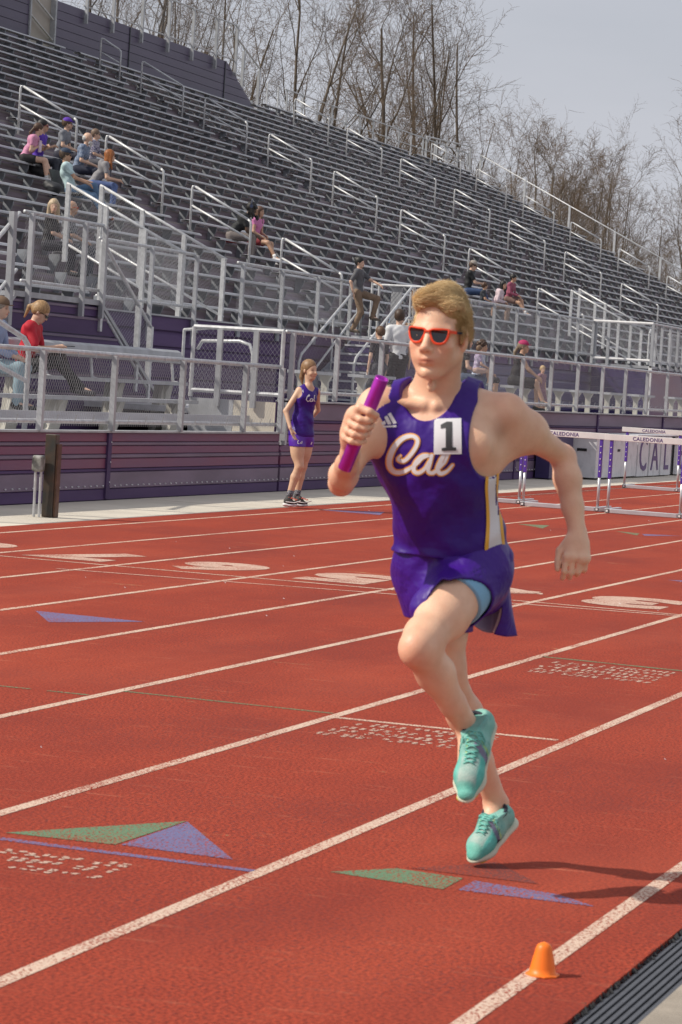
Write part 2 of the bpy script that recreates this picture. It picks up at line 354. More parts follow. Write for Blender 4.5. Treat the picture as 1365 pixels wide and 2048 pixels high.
# ------------------------------------------------------------------ grandstand
st = empty('grandstand', (80, 16.6, 0), 'long aluminium grandstand with purple risers climbing behind the running track', 'grandstand')
AISLE = [35.0, 55.75, 77.85, 98.05, 117.5]
SEC = [(22.0, 34.4), (35.5, 55.2), (56.3, 77.3), (78.4, 97.5), (98.6, 116.9), (118.05, 126.8)]
XEND = 127.0
for n in range(-4, 23):
    Y = rowY(n); z = rowZ(n)
    xs = 98.6 if n == 22 else (95.6 if n == 21 else 22.0)
    if n > 20: xs = max(xs, 95.6)
    MB().box(xs, XEND, Y+.25, Y+.27, z-.43, z-.43+.346-.035).build('riser', riser_m, st)                # upright closure behind the seat
    MB().box(xs, XEND, Y-.445, Y+.249, z-.475, z-.43).build('tread', nosing_m, st)                        # foot board of the row
    for (a, b_) in SEC:
        a2 = max(a, xs)
        if b_-a2 < 1: continue
        if n <= -2 and a < 43.6 < b_:                                                                     # the walk-in gap between the sloped fences
            parts_ = [(a2, 41.5), (43.6, b_)]
        else: parts_ = [(a2, b_)]
        for (p, q) in parts_:
            if q-p < .5: continue
            o = MB().add([(xx, yy, zz) for xx in (p, q) for yy, zz in ((Y, z-.05), (Y, z-.03), (Y+.045, z), (Y+.24, z), (Y+.24, z-.05), (Y+.228, z-.05), (Y+.228, z-.012), (Y+.012, z-.012), (Y+.012, z-.05))],
                     [tuple(range(8, -1, -1)), tuple(range(9, 18))]+[(i, (i+1) % 9, 9+(i+1) % 9, 9+i) for i in range(9)]).build('seat_plank', alu_d, st)
# seat brackets: the 300 that show largest as parts, the others joined
bm_ = MB().add([(-.004, .02, -.05), (-.004, .22, -.05), (-.004, .25, -.43), (-.004, .17, -.43), (-.004, .03, -.14),
                (.034, .02, -.05), (.034, .22, -.05), (.034, .25, -.43), (.034, .17, -.43), (.034, .03, -.14)],
               [(0, 1, 2, 3, 4), (9, 8, 7, 6, 5)]+[(i, 5+i, 5+(i+1) % 5, (i+1) % 5) for i in range(5)])
bmesh_ = bm_.mesh('bracket'); bmesh_.materials.append(brkt); far = MB(); fv = MB(); cnt = 0
cand = []
for n in range(-4, 23):
    for (a, b_) in SEC:
        k = int((b_-a)/1.29); 
        for i in range(k+1):
            x = a+.35+i*(b_-a-.7)/max(k, 1)
            if n > 20 and x < 96: continue
            if x < 36 and n < 0 or x < 2.03*rowY(n): continue
            cand.append((x, n))
cand.sort(key=lambda t: t[0]+rowY(t[1])*.3)
for j, (x, n) in enumerate(cand):
    if j < 296:
        o = bpy.data.objects.new('seat_bracket', bmesh_); C.objects.link(o); o.parent = st; o.location = Vector((x-80, rowY(n)-16.6, rowZ(n)))
    else:
        far.add([(v[0]+x, v[1]+rowY(n), v[2]+rowZ(n)) for v in bm_.v], bm_.f)
o = far.build('seat_bracket_far', brkt, st, fix=False); o['kind'] = 'stuff'
b = MB()
for (x, n) in cand:                                                   # dark bolt-through holes in the risers beside each bracket
    Y = rowY(n)-.71+.245; zz = rowZ(n)-.346
    b.box(x+.06, x+.16, Y-.004, Y+.004, zz-.30+.19, zz-.30+.27)
o = b.build('riser_hole', black_m, st, fix=False); o['kind'] = 'stuff'
for xa in AISLE:                                                      # half steps in the aisles
    for n in range(-4, 23):
        if xa < 40 and n < 3: continue
        if n > 20 and xa < 90: continue
        Y = rowY(n); z = rowZ(n)-.43
        MB().box(xa-.5, xa+.5, Y-.02, Y+.245, z, z+.17).build('aisle_step', alu_d, st)
        MB().box(xa-.5, xa+.5, Y-.05, Y-.022, z+.13, z+.172).build('step_nosing', alu, st)
# end stringer, closed side and rear frame
MB().prism([(XEND, rowY(-4)-.45, 0), (XEND, rowY(-4)-.45, rowZ(-4)-.43), (XEND, rowY(22)+.27, rowZ(22)-.43), (XEND, rowY(22)+.27, 0)], (.06, 0, 0)).build('end_wall', purp_g, st)
for x in np.arange(98, 127, 3.6): MB().sqbar((x, rowY(22)+.5, -.1), (x, rowY(22)+.5, rowZ(22)), .12, .12, (0, 1, 0)).build('rear_column', alu, st)
# walkway slab with its fascia
ZW = 2.33
MB().box(20, 131, 16.62, rowY(-4)-.45, ZW-.08, ZW).build('walkway_deck', alu, st)
# purple press wall behind the top rows
pw = empty('press_wall', (80, 36.6, 11), 'tall dark purple sided wall behind the top rows at upper left', 'wall')
def siding(parent, Y, x0, x1, z0f, z1f, pitch, m, name='siding_board', step=None):
    """horizontal boards with a recessed joint between them; z1f(x) is the top edge; top corner boards are trimmed by it"""
    z = z0f
    while z < max(z1f(x0), z1f(x1)):
        top = lambda x: min(z+pitch-.018, z1f(x))
        pts = [(x0, Y, z), (x1, Y, z), (x1, Y, max(top(x1), z+.001)), (x0, Y, max(top(x0), z+.001))]
        MB().prism(pts, (0, .05, 0)).build(name, m, parent); z += pitch
MB().box(40, 77.2, 36.66, 36.9, 10.9, 16).build('wall_core', purp, pw)
siding(pw, 36.6, 40, 77.2, 11.0, lambda x: 16, .3, mat('upper_purple_siding', (.095, .075, .13), rough=.45, noise=.15, nscale=1, stretch=(.3, 1, 3)))
MB().box(77.2, 77.3, 36.55, 36.9, 10.9, 16).build('corner_trim', alu, pw)
ups = MATS['upper_purple_siding']
pr_ = empty('rear_wall', (88, 36.6, 11), 'long dark purple sided wall with fence on top behind the upper rows', 'wall')
z = 11.0
while z < 12.62:
    z2 = min(z+.27, 12.62); xa_ = 97.3-(z-11.1)*2.3; xb_ = 97.3-(z2-11.1)*2.3
    for (p, q) in ((79.15, 84.9), (84.94, 93.6)):
        MB().prism([(p, 36.6, z), (q, 36.6, z), (q, 36.6, z2-.016), (p, 36.6, z2-.016)], (0, .05, 0)).build('siding_board', ups, pr_)
    MB().prism([(93.64, 36.6, z), (xa_, 36.6, z), (xb_, 36.6, z2-.016), (93.64, 36.6, z2-.016)], (0, .05, 0)).build('siding_board', ups, pr_)
    z += .27
MB().prism([(79.15, 36.655, 10.9), (97.5, 36.655, 10.9), (93.9, 36.655, 12.6), (79.15, 36.655, 12.6)], (0, .2, 0)).build('wall_core', purp, pr_)
for x in (79.1, 84.9, 93.6): MB().box(x, x+.05, 36.57, 36.6, 10.95, 12.6).build('seam_trim', steel_d, pr_)
dr = empty('access_door', (78.2, 36.7, 11), 'beige door panel with diagonal rails between the two purple walls', 'door')
MB().box(77.32, 79.1, 36.72, 36.78, 10.6, 12.75).build('door_panel', beige, dr)
MB().box(79.0, 79.1, 36.55, 36.72, 10.8, 12.9).build('door_frame', alu, dr)
MB().bar((77.3, 36.6, 12.95), (79.05, 36.6, 12.95), .04).build('top_rail', galv, dr)
for dz in (0, -.62): MB().bar((77.35, 36.6, 12.55+dz), (78.95, 36.6, 12.0+dz), .03).build('stair_rail', galv, dr)
# ------------------------------------------------------------------ fences
MESH_CACHE = {}
def link_mesh(w, h, pitch=.06, r=.0015, k=1.3):
    """chain link: two sets of crossing wires clipped to a w x h panel, in the local xz plane"""
    key = (round(w, 2), round(h, 2), round(pitch, 3), r)
    if key in MESH_CACHE: return MESH_CACHE[key]
    b = MB()
    for sgn in (1, -1):
        c = -h/k
        while c < w+h/k:
            # x = c + sgn*z/k
            pts = []
            z0, z1 = 0.0, h
            f = lambda z: c+sgn*z/k
            xa, xb = f(z0), f(z1)
            lo, hi = min(xa, xb), max(xa, xb)
            if hi > 0 and lo < w:
                def zof(x): return (x-c)*k*sgn
                za, zb = z0, z1
                for xx in (0, w):
                    zz = zof(xx)
                    if z0 < zz < z1:
                        if (xx == 0) == (sgn > 0): za = max(za, zz) 
                        else: zb = min(zb, zz) 
                if zb-za > .01: b.bar((f(za), sgn*.003, za), (f(zb), sgn*.003, zb), r, 3, caps=False)
            c += pitch
    me = b.mesh('chain_link', fix=False); me.materials.append(wire); MESH_CACHE[key] = me; return me
def fence_x(name, label, Y, xs, zb, zt, zlo=None, post=.06, mesh=True, wr=.0015, group=None, posts_front=True, zpost=None, mid=None, r=.026, cat='fence', pitch=.06):
    """fence along X: square posts, round top and bottom rails, a chain-link panel per bay"""
    e = empty(name, ((xs[0]+xs[-1])/2, Y, zb), label, cat, group)
    zlo = zb+.16 if zlo is None else zlo; zp = zb if zpost is None else zpost
    for x in xs:
        MB().box(x-post/2, x+post/2, Y-post-.03, Y-.03, zp, zt-.01).build('post', alu, e)
    MB().bar((xs[0]-.1, Y, zt), (xs[-1]+.05, Y, zt), r, 10).build('top_rail', galv, e, smooth=True)
    MB().bar((xs[0]-.1, Y, zlo), (xs[-1]+.05, Y, zlo), r*.9, 8).build('bottom_rail', galv, e, smooth=True)
    if mid: MB().bar((xs[0], Y, mid), (xs[-1], Y, mid), r*.8, 8).build('mid_rail', galv, e, smooth=True)
    if mesh:
        for a, b_ in zip(xs[:-1], xs[1:]):
            o = link('chain_link', link_mesh(b_-a, zt-zlo+.05, pitch, wr), None, e, loc=Vector((a, Y+.032, zlo-.05))-e.location)
        b = MB()
        for a, b_ in zip(xs[:-1], xs[1:]):
            for k in range(1, 4):
                x = a+(b_-a)*k/4
                b.bar((x, Y-.03, zlo-.02), (x-.05, Y-.075, zlo+.075), .0045, 4); b.bar((x, Y-.03, zt+.0), (x-.045, Y-.06, zt-.06), .0045, 4)
        o = b.build('wire_tie', wire, e); o['kind'] = 'stuff'
    return e
def fence_line(name, label, A, B, hts, posts, group=None, post=.07, pitch=.055, cat='fence', mesh=True, r=.026):
    """fence between two base points A, B (any direction, may slope); posts = fractions"""
    A = V3(A); B = V3(B); h0, h1 = hts
    e = empty(name, (A+B)/2, label, cat, group)
    up = Vector((0, 0, 1)); d = B-A
    for t in posts:
        p = A+d*t; MB().sqbar(p-up*.25, p+up*(h1), post, post, (d.y, -d.x, 0)).build('post', galv, e)
    MB().bar(A+up*h1, B+up*h1, r, 10).build('top_rail', galv, e, smooth=True)
    MB().bar(A+up*h0, B+up*h0, r*.9, 8).build('bottom_rail', galv, e, smooth=True)
    if mesh:
        hl = math.hypot(d.x, d.y); me = link_mesh(hl, h1-h0, pitch).copy()
        # shear the panel to the slope and turn it into place
        M = Matrix(((d.x/hl, -d.y/hl, 0, A.x), (d.y/hl, d.x/hl, 0, A.y), (d.z/hl, 0, 1, A.z+h0), (0, 0, 0, 1)))
        me.transform(M); me.transform(Matrix.Translation(-e.location)); link('chain_link', me, None, e)
    return e
# lower fence on the left wall and on the right wall
PL = [22.3, 24.35, 26.42, 28.3, 30.31, 32.39, 33.72]
fence_x('chain_link_fence', 'low chain-link fence on the lower left wall in front of the red-shirted spectator', 12.2, PL, .76, 1.6, .86)
PR = [34.05]+[35.85+1.95*k for k in range(22)]
fence_x('chain_link_fence', 'long chain-link fence on the taller purple wall right of the standing girl', 12.2, PR, 1.19, 2.06, 1.29, wr=.0011)
# upper walkway fence
UPX = [37.95, 39.75, 41.6]
fence_x('chain_link_fence', 'short chain-link fence of the upper walkway left of the sloped entry fences', 16.6, UPX, 2.36, 3.34, 2.5, zpost=1.9)
UPX2 = [43.7, 45.65, 47.55, 49.4]
fence_x('chain_link_fence', 'chain-link fence of the upper walkway left of the woman with a hair bun', 16.6, UPX2, 2.36, 3.33, 2.52, zpost=2.22)
UPX3 = [53.6+1.93*k for k in range(9)]
fence_x('chain_link_fence', 'long chain-link fence of the upper walkway above the seated toddlers', 16.6, UPX3, 2.36, 3.38, 2.54, zpost=2.22)
UPX4 = [78.2+1.93*k for k in range(8)]
fence_x('chain_link_fence', 'upper walkway chain-link fence at the far right edge', 16.6, UPX4, 2.36, 3.38, 2.54, zpost=2.22)
# sloped entry fences in the bottom rows
for (xx, lab) in ((41.55, 'sloped chain-link fence beside the red-haired woman, left one of the pair'), (43.45, 'sloped chain-link fence right of the red-haired woman, second of the pair'),
                  (75.4, 'sloped chain-link entry fence near the right edge, left one of the pair'), (77.3, 'sloped chain-link entry fence near the right edge, right one of the pair')):
    Ya = 16.75; Yb = 16.75+2.35
    za = 2.36; slope = .487
    if xx in (41.55, 75.4): Yb = 16.75+2.1
    fence_line('sloped_fence', lab, (xx, Ya, za), (xx, Yb, za+(Yb-Ya)*slope), (.05, 1.0), (.02, .33, .66, .985), group=None, pitch=.05)
# fence on the rear wall and rear fence
RX = [81.2, 83.3, 85.7, 88.0, 90.2, 92.4, 94.4]
fence_x('rear_wall_fence', 'tall chain-link fence standing on the dark purple rear wall', 36.58, RX, 12.45, 14.0, 12.75, mesh=True, zpost=12.2, post=.09, pitch=.09)
RX2 = [99.4+1.8*k*.995 for k in range(1, 16)]
fence_x('rear_fence', 'open rail fence along the top rear edge of the grandstand under the trees', 37.0, RX2, rowZ(22)-.43, 12.5, 11.2, mesh=False, mid=12.0, post=.06)
b = empty('rear_stair_rail', (98, 37, 11.5), 'descending rail beside the slanted end of the purple rear wall', 'railing')
MB().path([(94.6, 36.9, 13.95), (97.9, 36.9, 12.9), (97.9, 36.9, 11.6)], .035).build('stair_rail', galv, b)
for (x, z1) in ((96.2, 13.3), (97.9, 12.8)): MB().box(x-.05, x+.05, 36.85, 36.95, 11.2, z1).build('post', alu, b)
MB().path([(98.9, 36.9, 11.6), (98.9, 36.9, 12.5), (100.1, 36.9, 12.5), (100.1, 36.9, 11.5)], .03).build('rail_frame', galv, b)
fence_line('end_fence', 'sloping chain-link fence down the far right end of the grandstand', (126.9, rowY(22)-.3, rowZ(22)-.43), (126.9, rowY(0), rowZ(0)-.43), (.05, 1.25), (0, .145, .29, .435, .58, .72, .87, 1), pitch=.12, post=.09)
MB().bar((126.9, rowY(22)-.3, rowZ(22)+.8), (122.5, rowY(22)+.6, rowZ(22)+.8), .03)
e = empty('corner_gate', (125, 37, 11.5), 'small railed frame at the top right corner of the grandstand', 'railing')
for x in (119.6, 121.2, 122.8, 124.6, 126.7): MB().box(x-.04, x+.04, 36.9, 36.98, 10.9, 12.85 if x > 126 else 12.6).build('post', alu, e)
MB().bar((119.6, 36.95, 12.6), (126.7, 36.95, 12.85), .035).build('top_rail', galv, e)
# ------------------------------------------------------------------ aisle handrails
ORD = ['topmost', 'second', 'third', 'fourth', 'fifth', 'sixth', 'seventh', 'eighth', 'ninth']
def handrail(xa, nu, nl, label):
    """two posts, a top pipe that bends down at both ends and a middle pipe"""
    hz = .80; yu, zu = rowY(nu), rowZ(nu)+hz; yl, zl = rowY(nl), rowZ(nl)+hz
    e = empty('handrail', (xa, yl, zl-1.23), label, 'handrail', 'aisle handrails of the grandstand')
    r = .028; c = .07
    MB().tube([(xa, yu, zu-1.23), (xa, yu, zu-c), (xa, yu-.015, zu-.02), (xa, yu-c, zu-c*.35)], r, 8).build('post', galv, e, smooth=True)
    MB().tube([(xa, yl, zl-1.23), (xa, yl, zl-c*1.6), (xa, yl+.012, zl-.05), (xa, yl+c, zl-.0)], r, 8).build('post', galv, e, smooth=True)
    MB().bar((xa, yu-c, zu-c*.35), (xa, yl+c, zl), r, 8).build('top_pipe', galv, e, smooth=True)
    MB().bar((xa, yu, zu-.42), (xa, yl, zl-.42), r*.85, 8).build('middle_pipe', galv, e, smooth=True)
    return e
AN = {55.75: 'leftmost aisle, by the seated group', 77.85: 'aisle below the beige door', 98.05: 'aisle running down from the rear fence', 117.5: 'aisle nearest the right end'}
AU = {55.75: [7.55, 4.6, 1.7, -1.27], 77.85: [(18.74, 17.8), 16.8, 13.85, 10.9, 7.95, 4.95, 1.95, -1.05], 98.05: [20.15, 17.15, 14.15, 11.17, 8.16, 5.14, 2.12], 117.5: [20.95, 17.95, 14.87, 11.83, 8.75, 5.7, 2.7]}
for xa, us in AU.items():
    for k, u in enumerate(us):
        nu, nl = u if isinstance(u, tuple) else (u, u-1.95)
        handrail(xa, nu, nl, 'silver aisle handrail, %s from the top in the %s' % (ORD[k], AN[xa]) if k else 'silver aisle handrail, topmost in the %s' % AN[xa])
# ------------------------------------------------------------------ lower walls
def panel_wall(name, label, x0, x1, Y, zt, seams, bands):
    """sheet-metal wall: horizontal ribbed bands split at upright seams; each band of each bay is a panel"""
    e = empty(name, ((x0+x1)/2, Y, 0), label, 'wall')
    MB().box(x0, x1, Y+.03, Y+.09, -.1, zt-.01).build('wall_core', purp, e)
    xs = [x0]+seams+[x1]
    for a, b_ in zip(xs[:-1], xs[1:]):
        for (z0, z1, m, dep) in bands:
            o = MB().add([(xx, yy, zz) for xx in (a+.012, b_-.012) for yy, zz in ((Y+.028, z0), (Y-dep+.012, z0), (Y-dep, z0+.008), (Y-dep, z1-.008), (Y-dep+.012, z1), (Y+.028, z1))],
                 [(5, 4, 3, 2, 1, 0), (6, 7, 8, 9, 10, 11)]+[(i, (i+1) % 6, 6+(i+1) % 6, 6+i) for i in range(6)]).build('wall_panel', m, e)
    for s_ in seams: MB().box(s_-.05, s_+.05, Y-.036, Y+.02, .02, zt-.02).build('seam_cover', purp, e)
    MB().box(x0, x1, Y-.06, Y+.1, zt-.015, zt+.006).build('cap_strip', alu, e)
    b = MB()
    for x in np.arange(x0+.1, x1, .165): b.bar((x, Y-.02, .16), (x, Y-.036, .16), .008, 6)
    for s_ in seams:
        for z in np.arange(.2, zt, .22): b.bar((s_+.03, Y-.035, z), (s_+.03, Y-.043, z), .008, 6)
    o = b.build('screw', white_w, e, fix=False); o['kind'] = 'stuff'
    return e
def bandset(zt):
    return [(.0, .125, purp, .012), (.127, .31, purp_g, .016), (.312, .345, purp, .02), (.347, .46, purp_r, .01), (.462, .505, purp_g, .017), (.507, .6, purp_r, .01), (.602, .64, purp_g, .017)]
panel_wall('lower_wall', 'low purple sheet-metal wall on the left behind the electrical post', 8, 33.9, 12.2, .76, [22.4, 28.35], bandset(.76)+[(.642, .745, purp_r, .01)])
bR = bandset(1.17)+[(.642, .74, purp_r, .01), (.742, .78, purp_g, .017), (.782, .885, purp_r, .01), (.887, .92, purp, .014), (.922, 1.15, purp_g, .01)]
panel_wall('lower_wall', 'taller purple sheet-metal wall running right from behind the standing girl', 33.96, 127, 12.2, 1.17, [39.75+5.85*k for k in range(0, 15)], bR)
# decks
dk = empty('lower_deck', (50, 14, .5), kind='structure')
MB().box(8, 33.9, 12.3, 16.6, .55, .62).build('deck_floor', alu_d, dk)
MB().box(34.0, 127, 12.3, 16.6, .93, 1.0).build('deck_floor', alu_d, dk)
# fascia of the upper walkway
fa = empty('walkway_fascia', (60, 16.6, 1), 'dark purple sided front of the upper walkway behind the benches', 'wall')
MB().box(8, 131, 16.66, 16.75, .4, ZW-.02).build('fascia_core', purp, fa)
z = .62
while z < 2.1:
    for (a, b_) in ((8, 37), (37, 49.2), (49.2, 58), (58, 72), (72, 127)):
        MB().add([(xx, yy, zz) for xx in (a+.01, b_-.01) for yy, zz in ((16.655, z), (16.62, z), (16.62, z+.17), (16.64, z+.2), (16.655, z+.235))],
                 [(4, 3, 2, 1, 0), (5, 6, 7, 8, 9)]+[(i, (i+1) % 5, 5+(i+1) % 5, 5+i) for i in range(5)]).build('fascia_board', purp if a != 58 else MATS['deep_blue_purple_panel'], fa)
    z += .245
for k in range(45):                                                    # raised upper panels between the fence posts
    x = 37.95+1.93*k
    MB().box(x+.12, x+1.8, 16.6, 16.655, 2.1, ZW-.03).build('fascia_panel', purp, fa)
    MB().box(x-.07, x+.07, 16.57, 16.6, 2.1, 2.27).build('post_clamp', brkt, fa)
MB().box(8, 131, 16.56, 16.66, ZW-.025, ZW).build('fascia_cap', alu, fa)
# ------------------------------------------------------------------ landings, stairs and benches behind the lower fences
ld = empty('stair_landing', (33, 15, .6), 'raised purple-fronted stair landing above the red-shirted spectator', 'landing')
MB().box(31.6, 34.35, 15.0, 16.6, 2.27, 2.33).build('landing_floor', alu, ld)
def trap(zz0, zz1, xl, xr):
    return [(xl(zz0), 15.0, zz0), (xr(zz0), 15.0, zz0), (xr(zz1), 15.0, zz1), (xl(zz1), 15.0, zz1)]
xl = lambda z: 31.7-(2.28-z)*1.6; xr = lambda z: 34.3+(2.28-z)*1.83
z = .62
while z < 2.25:
    z2 = min(z+.25, 2.26); MB().prism(trap(z, z2-.012, xl, xr), (0, .03, 0)).build('front_board', purp, ld)
    MB().prism(trap(z2-.05, z2-.02, xl, xr), (0, -.012, 0)).build('board_rib', purp_g, ld); z += .25
MB().prism([(xl(.62), 15.035, .62), (xr(.62), 15.035, .62), (xr(2.27), 15.035, 2.27), (xl(2.27), 15.035, 2.27)], (0, .05, 0)).build('front_core', purp_b, ld)
MB().sqbar((34.32, 14.98, 2.3), (37.1, 14.98, .75), .03, .05).build('edge_trim', alu, ld); MB().sqbar((31.68, 14.98, 2.3), (29.1, 14.98, .68), .03, .05).build('edge_trim', alu, ld)
MB().box(31.6, 34.35, 14.96, 15.0, 2.27, 2.34).build('floor_edge', alu, ld)
for k in range(8): MB().box(34.4+k*.3, 34.7+k*.3, 15.1, 16.5, 2.27-.19*(k+1)-.04, 2.27-.19*(k+1)).build('stair_tread', alu_d, ld)
fence_x('landing_fence', 'chain-link fence round the stair landing in front of the blond woman', 15.0, [31.95, 33.6, 34.25], 2.3, 3.33, 2.47, zpost=2.1)
fence_line('stair_fence', 'chain-link fence sloping down right from the stair landing', (34.3, 15.0, 2.2), (36.15, 15.0, 1.12), (.06, .93), (.02, .74, .99), pitch=.05)
e = empty('stair_railing', (30, 15, 1), 'railing sloping down left from the stair landing at the left edge', 'railing')
MB().bar((31.7, 15, 3.3), (29.4, 15, 1.9), .027).build('top_rail', galv, e); MB().bar((31.7, 15, 2.6), (29.4, 15, 1.2), .022).build('lower_rail', galv, e); MB().box(31.4, 31.5, 14.93, 15.0, 1.9, 3.3).build('post', alu, e)
e = empty('landing_back_rail', (33, 16.4, 2.3), 'rail frame at the back of the stair landing behind the blond woman', 'railing')
MB().bar((31.8, 16.35, 2.9), (34.5, 16.35, 2.9), .022).build('rail', galv, e)
for x in (32.9, 34.3): MB().box(x, x+.06, 16.3, 16.36, 2.33, 3.1).build('post', alu, e)
# stairs in the middle: eight risers climbing to the right
sm = empty('middle_stairs', (48, 15.9, 1), 'open steel stairs with blue-grey stringers climbing to the walkway behind two boys', 'stairs')
for k in range(8):
    x = 46.7+k*.34; z = 1.0+(k+1)*.166
    MB().box(x, x+.36, 15.42, 16.38, z-.035, z).build('stair_tread', alu_d, sm)
    MB().box(x+.02, x+.03, 15.42, 16.38, z-.15, z-.04).build('stair_riser', purp_b, sm)
MB().box(49.42, 50.5, 15.3, 16.6, 2.26, 2.33).build('top_landing', steel_d, sm); MB().box(49.44, 49.5, 15.4, 16.5, 1.0, 2.25).build('landing_front', purp_b, sm)
strm = mat('blue_grey_stringer', (.22, .25, .31), rough=.45, metal=.2, noise=.2, nscale=3)
for y in (15.38, 16.4): MB().prism([(46.5, y, 1.0), (46.9, y, 1.0), (49.5, y, 2.1), (49.5, y, 2.36), (46.5, y, 1.22)], (0, .02, 0)).build('stringer', strm, sm)
for y in (15.38, 16.4):
    MB().tube([(46.35, y, 1.05), (46.35, y, 1.75), (46.45, y, 1.9), (49.45, y, 3.28), (49.62, y, 3.28), (49.66, y, 3.2), (49.66, y, 2.3)], .026, 8).build('handrail', galv, sm, smooth=True)
    MB().tube([(46.6, y, 1.35), (49.35, y, 2.72), (49.64, y, 2.72)], .022, 8).build('lower_handrail', galv, sm, smooth=True)
    MB().bar((48.1, y, 1.6), (48.1, y, 2.62), .02).build('post', galv, sm); MB().bar((49.42, y, 2.3), (49.42, y, 3.2), .02).build('post', galv, sm)
gt = empty('mesh_gate', (50.3, 15.6, 2.3), 'square-framed chain-link gate panel beside the woman with a hair bun', 'gate')
me = link_mesh(1.35, 1.0, .07, .0024).copy(); me.transform(Matrix(((0, 0, 0, 50.3), (1, 0, 0, 14.95), (0, 0, 1, 2.3), (0, 0, 0, 1)))) if False else None
mm_ = Matrix(((0, 1, 0, 50.3), (1, 0, 0, 14.95), (0, 0, 1, 2.32), (0, 0, 0, 1))); me.transform(mm_); me.transform(Matrix.Translation(-gt.location)); link('chain_link', me, None, gt)
for y in (14.95, 16.28, 16.42): MB().bar((50.3, y, 2.2), (50.3, y, 3.38), .026).build('gate_post', galv, gt)
MB().bar((50.3, 14.95, 3.33), (50.3, 16.4, 3.33), .024).build('gate_rail', galv, gt); MB().bar((50.3, 14.95, 2.36), (50.3, 16.4, 2.36), .024).build('gate_rail', galv, gt)
for y in (15.95, ): MB().box(50.34, 50.4, y-.1, y+.1, 2.3, 3.3).build('gate_plate', alu, gt)
# right landing box
rb = empty('stair_landing', (71, 15.8, 1), 'raised landing box with deep purple side and bright white rails near the right edge', 'landing')
MB().box(69.0, 72.6, 15.07, 16.6, 2.27, 2.34).build('landing_floor', alu, rb)
for k in range(5): MB().box(68.98, 69.0, 15.09, 16.58, 1.0+k*.25, 1.24+k*.25).build('side_board', purp_b, rb)
MB().prism([(69.02, 15.1, 1.0), (75.0, 15.1, 1.0), (72.6, 15.1, 2.26), (69.02, 15.1, 2.26)], (0, .04, 0)).build('front_panel', purp_r, rb)
MB().box(68.96, 69.03, 15.04, 15.12, 1.0, 2.34).build('corner_trim', white_p, rb)
MB().bar((69, 15.07, 3.4), (69, 16.6, 3.4), .035).build('top_rail', white_p, rb); MB().bar((69, 15.07, 2.47), (69, 16.6, 2.47), .035).build('bottom_rail', white_p, rb)
for y in (15.07, 16.2, 16.6): MB().box(68.96, 69.04, y-.035, y+.035, 2.3, 3.38).build('post', alu, rb)
MB().bar((69, 15.07, 3.4), (72.6, 15.07, 3.4), .028).build('top_rail', galv, rb); MB().bar((72.6, 15.07, 3.4), (75.5, 15.07, 1.9), .028).build('sloping_rail', galv, rb); MB().bar((69, 15.07, 2.47), (72.6, 15.07, 2.47), .026).build('bottom_rail', galv, rb)
for x in (69.9, 70.9, 71.9, 72.6, 74): MB().box(x-.04, x+.04, 15.0, 15.06, 2.2 if x < 73 else 1.2, 3.38 if x < 73 else 2.7).build('post', alu, rb)
me = link_mesh(1.5, .95, .07, .0018).copy(); me.transform(Matrix(((0, 1, 0, 69.03), (1, 0, 0, 15.08), (0, 0, 1, 2.45), (0, 0, 0, 1)))); me.transform(Matrix.Translation(-rb.location)); link('chain_link', me, None, rb)
me = link_mesh(3.6, .95, .06).copy(); me.transform(Matrix.Translation(Vector((69, 15.1, 2.45))-rb.location)); link('chain_link', me, None, rb)
MB().path([(71.0, 15.6, 2.4), (71.0, 15.6, 3.2), (71.15, 15.6, 3.3), (71.3, 15.6, 3.2), (72.6, 15.6, 2.4)], .028).build('inner_handrail', galv, rb)
# return fence at the step in the lower wall
sf = empty('return_fence', (33.95, 12.8, .7), 'short chain-link return fence with grey side panel left of the standing girl', 'fence')
for y in (12.24, 13.48): MB().bar((33.95, y, 1.15), (33.95, y, 2.06), .03).build('post', galv, sf)
MB().bar((33.95, 12.24, 2.06), (33.95, 13.48, 2.06), .03).build('top_rail', galv, sf); MB().bar((33.95, 12.24, 1.24), (33.95, 13.48, 1.24), .027).build('bottom_rail', galv, sf)
for y in (12.6, 13.1): MB().box(33.9, 33.95, y-.035, y+.035, 1.05, 2.04).build('flat_post', alu, sf)
MB().box(33.97, 34.0, 12.3, 12.88, .62, 1.14).build('side_panel', conc, sf); MB().box(33.97, 34.0, 12.885, 13.5, .62, 1.14).build('side_panel', alu, sf); MB().box(33.96, 34.03, 12.14, 12.28, .6, 1.2).build('corner_post', alu, sf)
me = link_mesh(1.24, .86, .06, .0018).copy(); me.transform(Matrix(((0, 1, 0, 33.98), (1, 0, 0, 12.24), (0, 0, 1, 1.2), (0, 0, 0, 1)))); me.transform(Matrix.Translation(-sf.location)); link('chain_link', me, None, sf)
hr = empty('ramp_handrail', (35.5, 13.9, .9), 'bent white handrail behind the return fence', 'handrail')
MB().tube([(36.2, 14.3, 1.8), (35.6, 14.0, 1.9), (35.3, 13.35, 1.92), (35.3, 13.2, 1.88), (35.3, 13.15, 1.75), (35.3, 13.15, 1.0)], .024, 8).build('top_rail', galv, hr, smooth=True)
MB().bar((36.4, 14.6, .95), (36.4, 14.6, 2.05), .024).build('post', galv, hr); MB().bar((36.4, 14.6, 2.05), (35.6, 13.9, 2.08), .022).build('upper_rail', galv, hr)
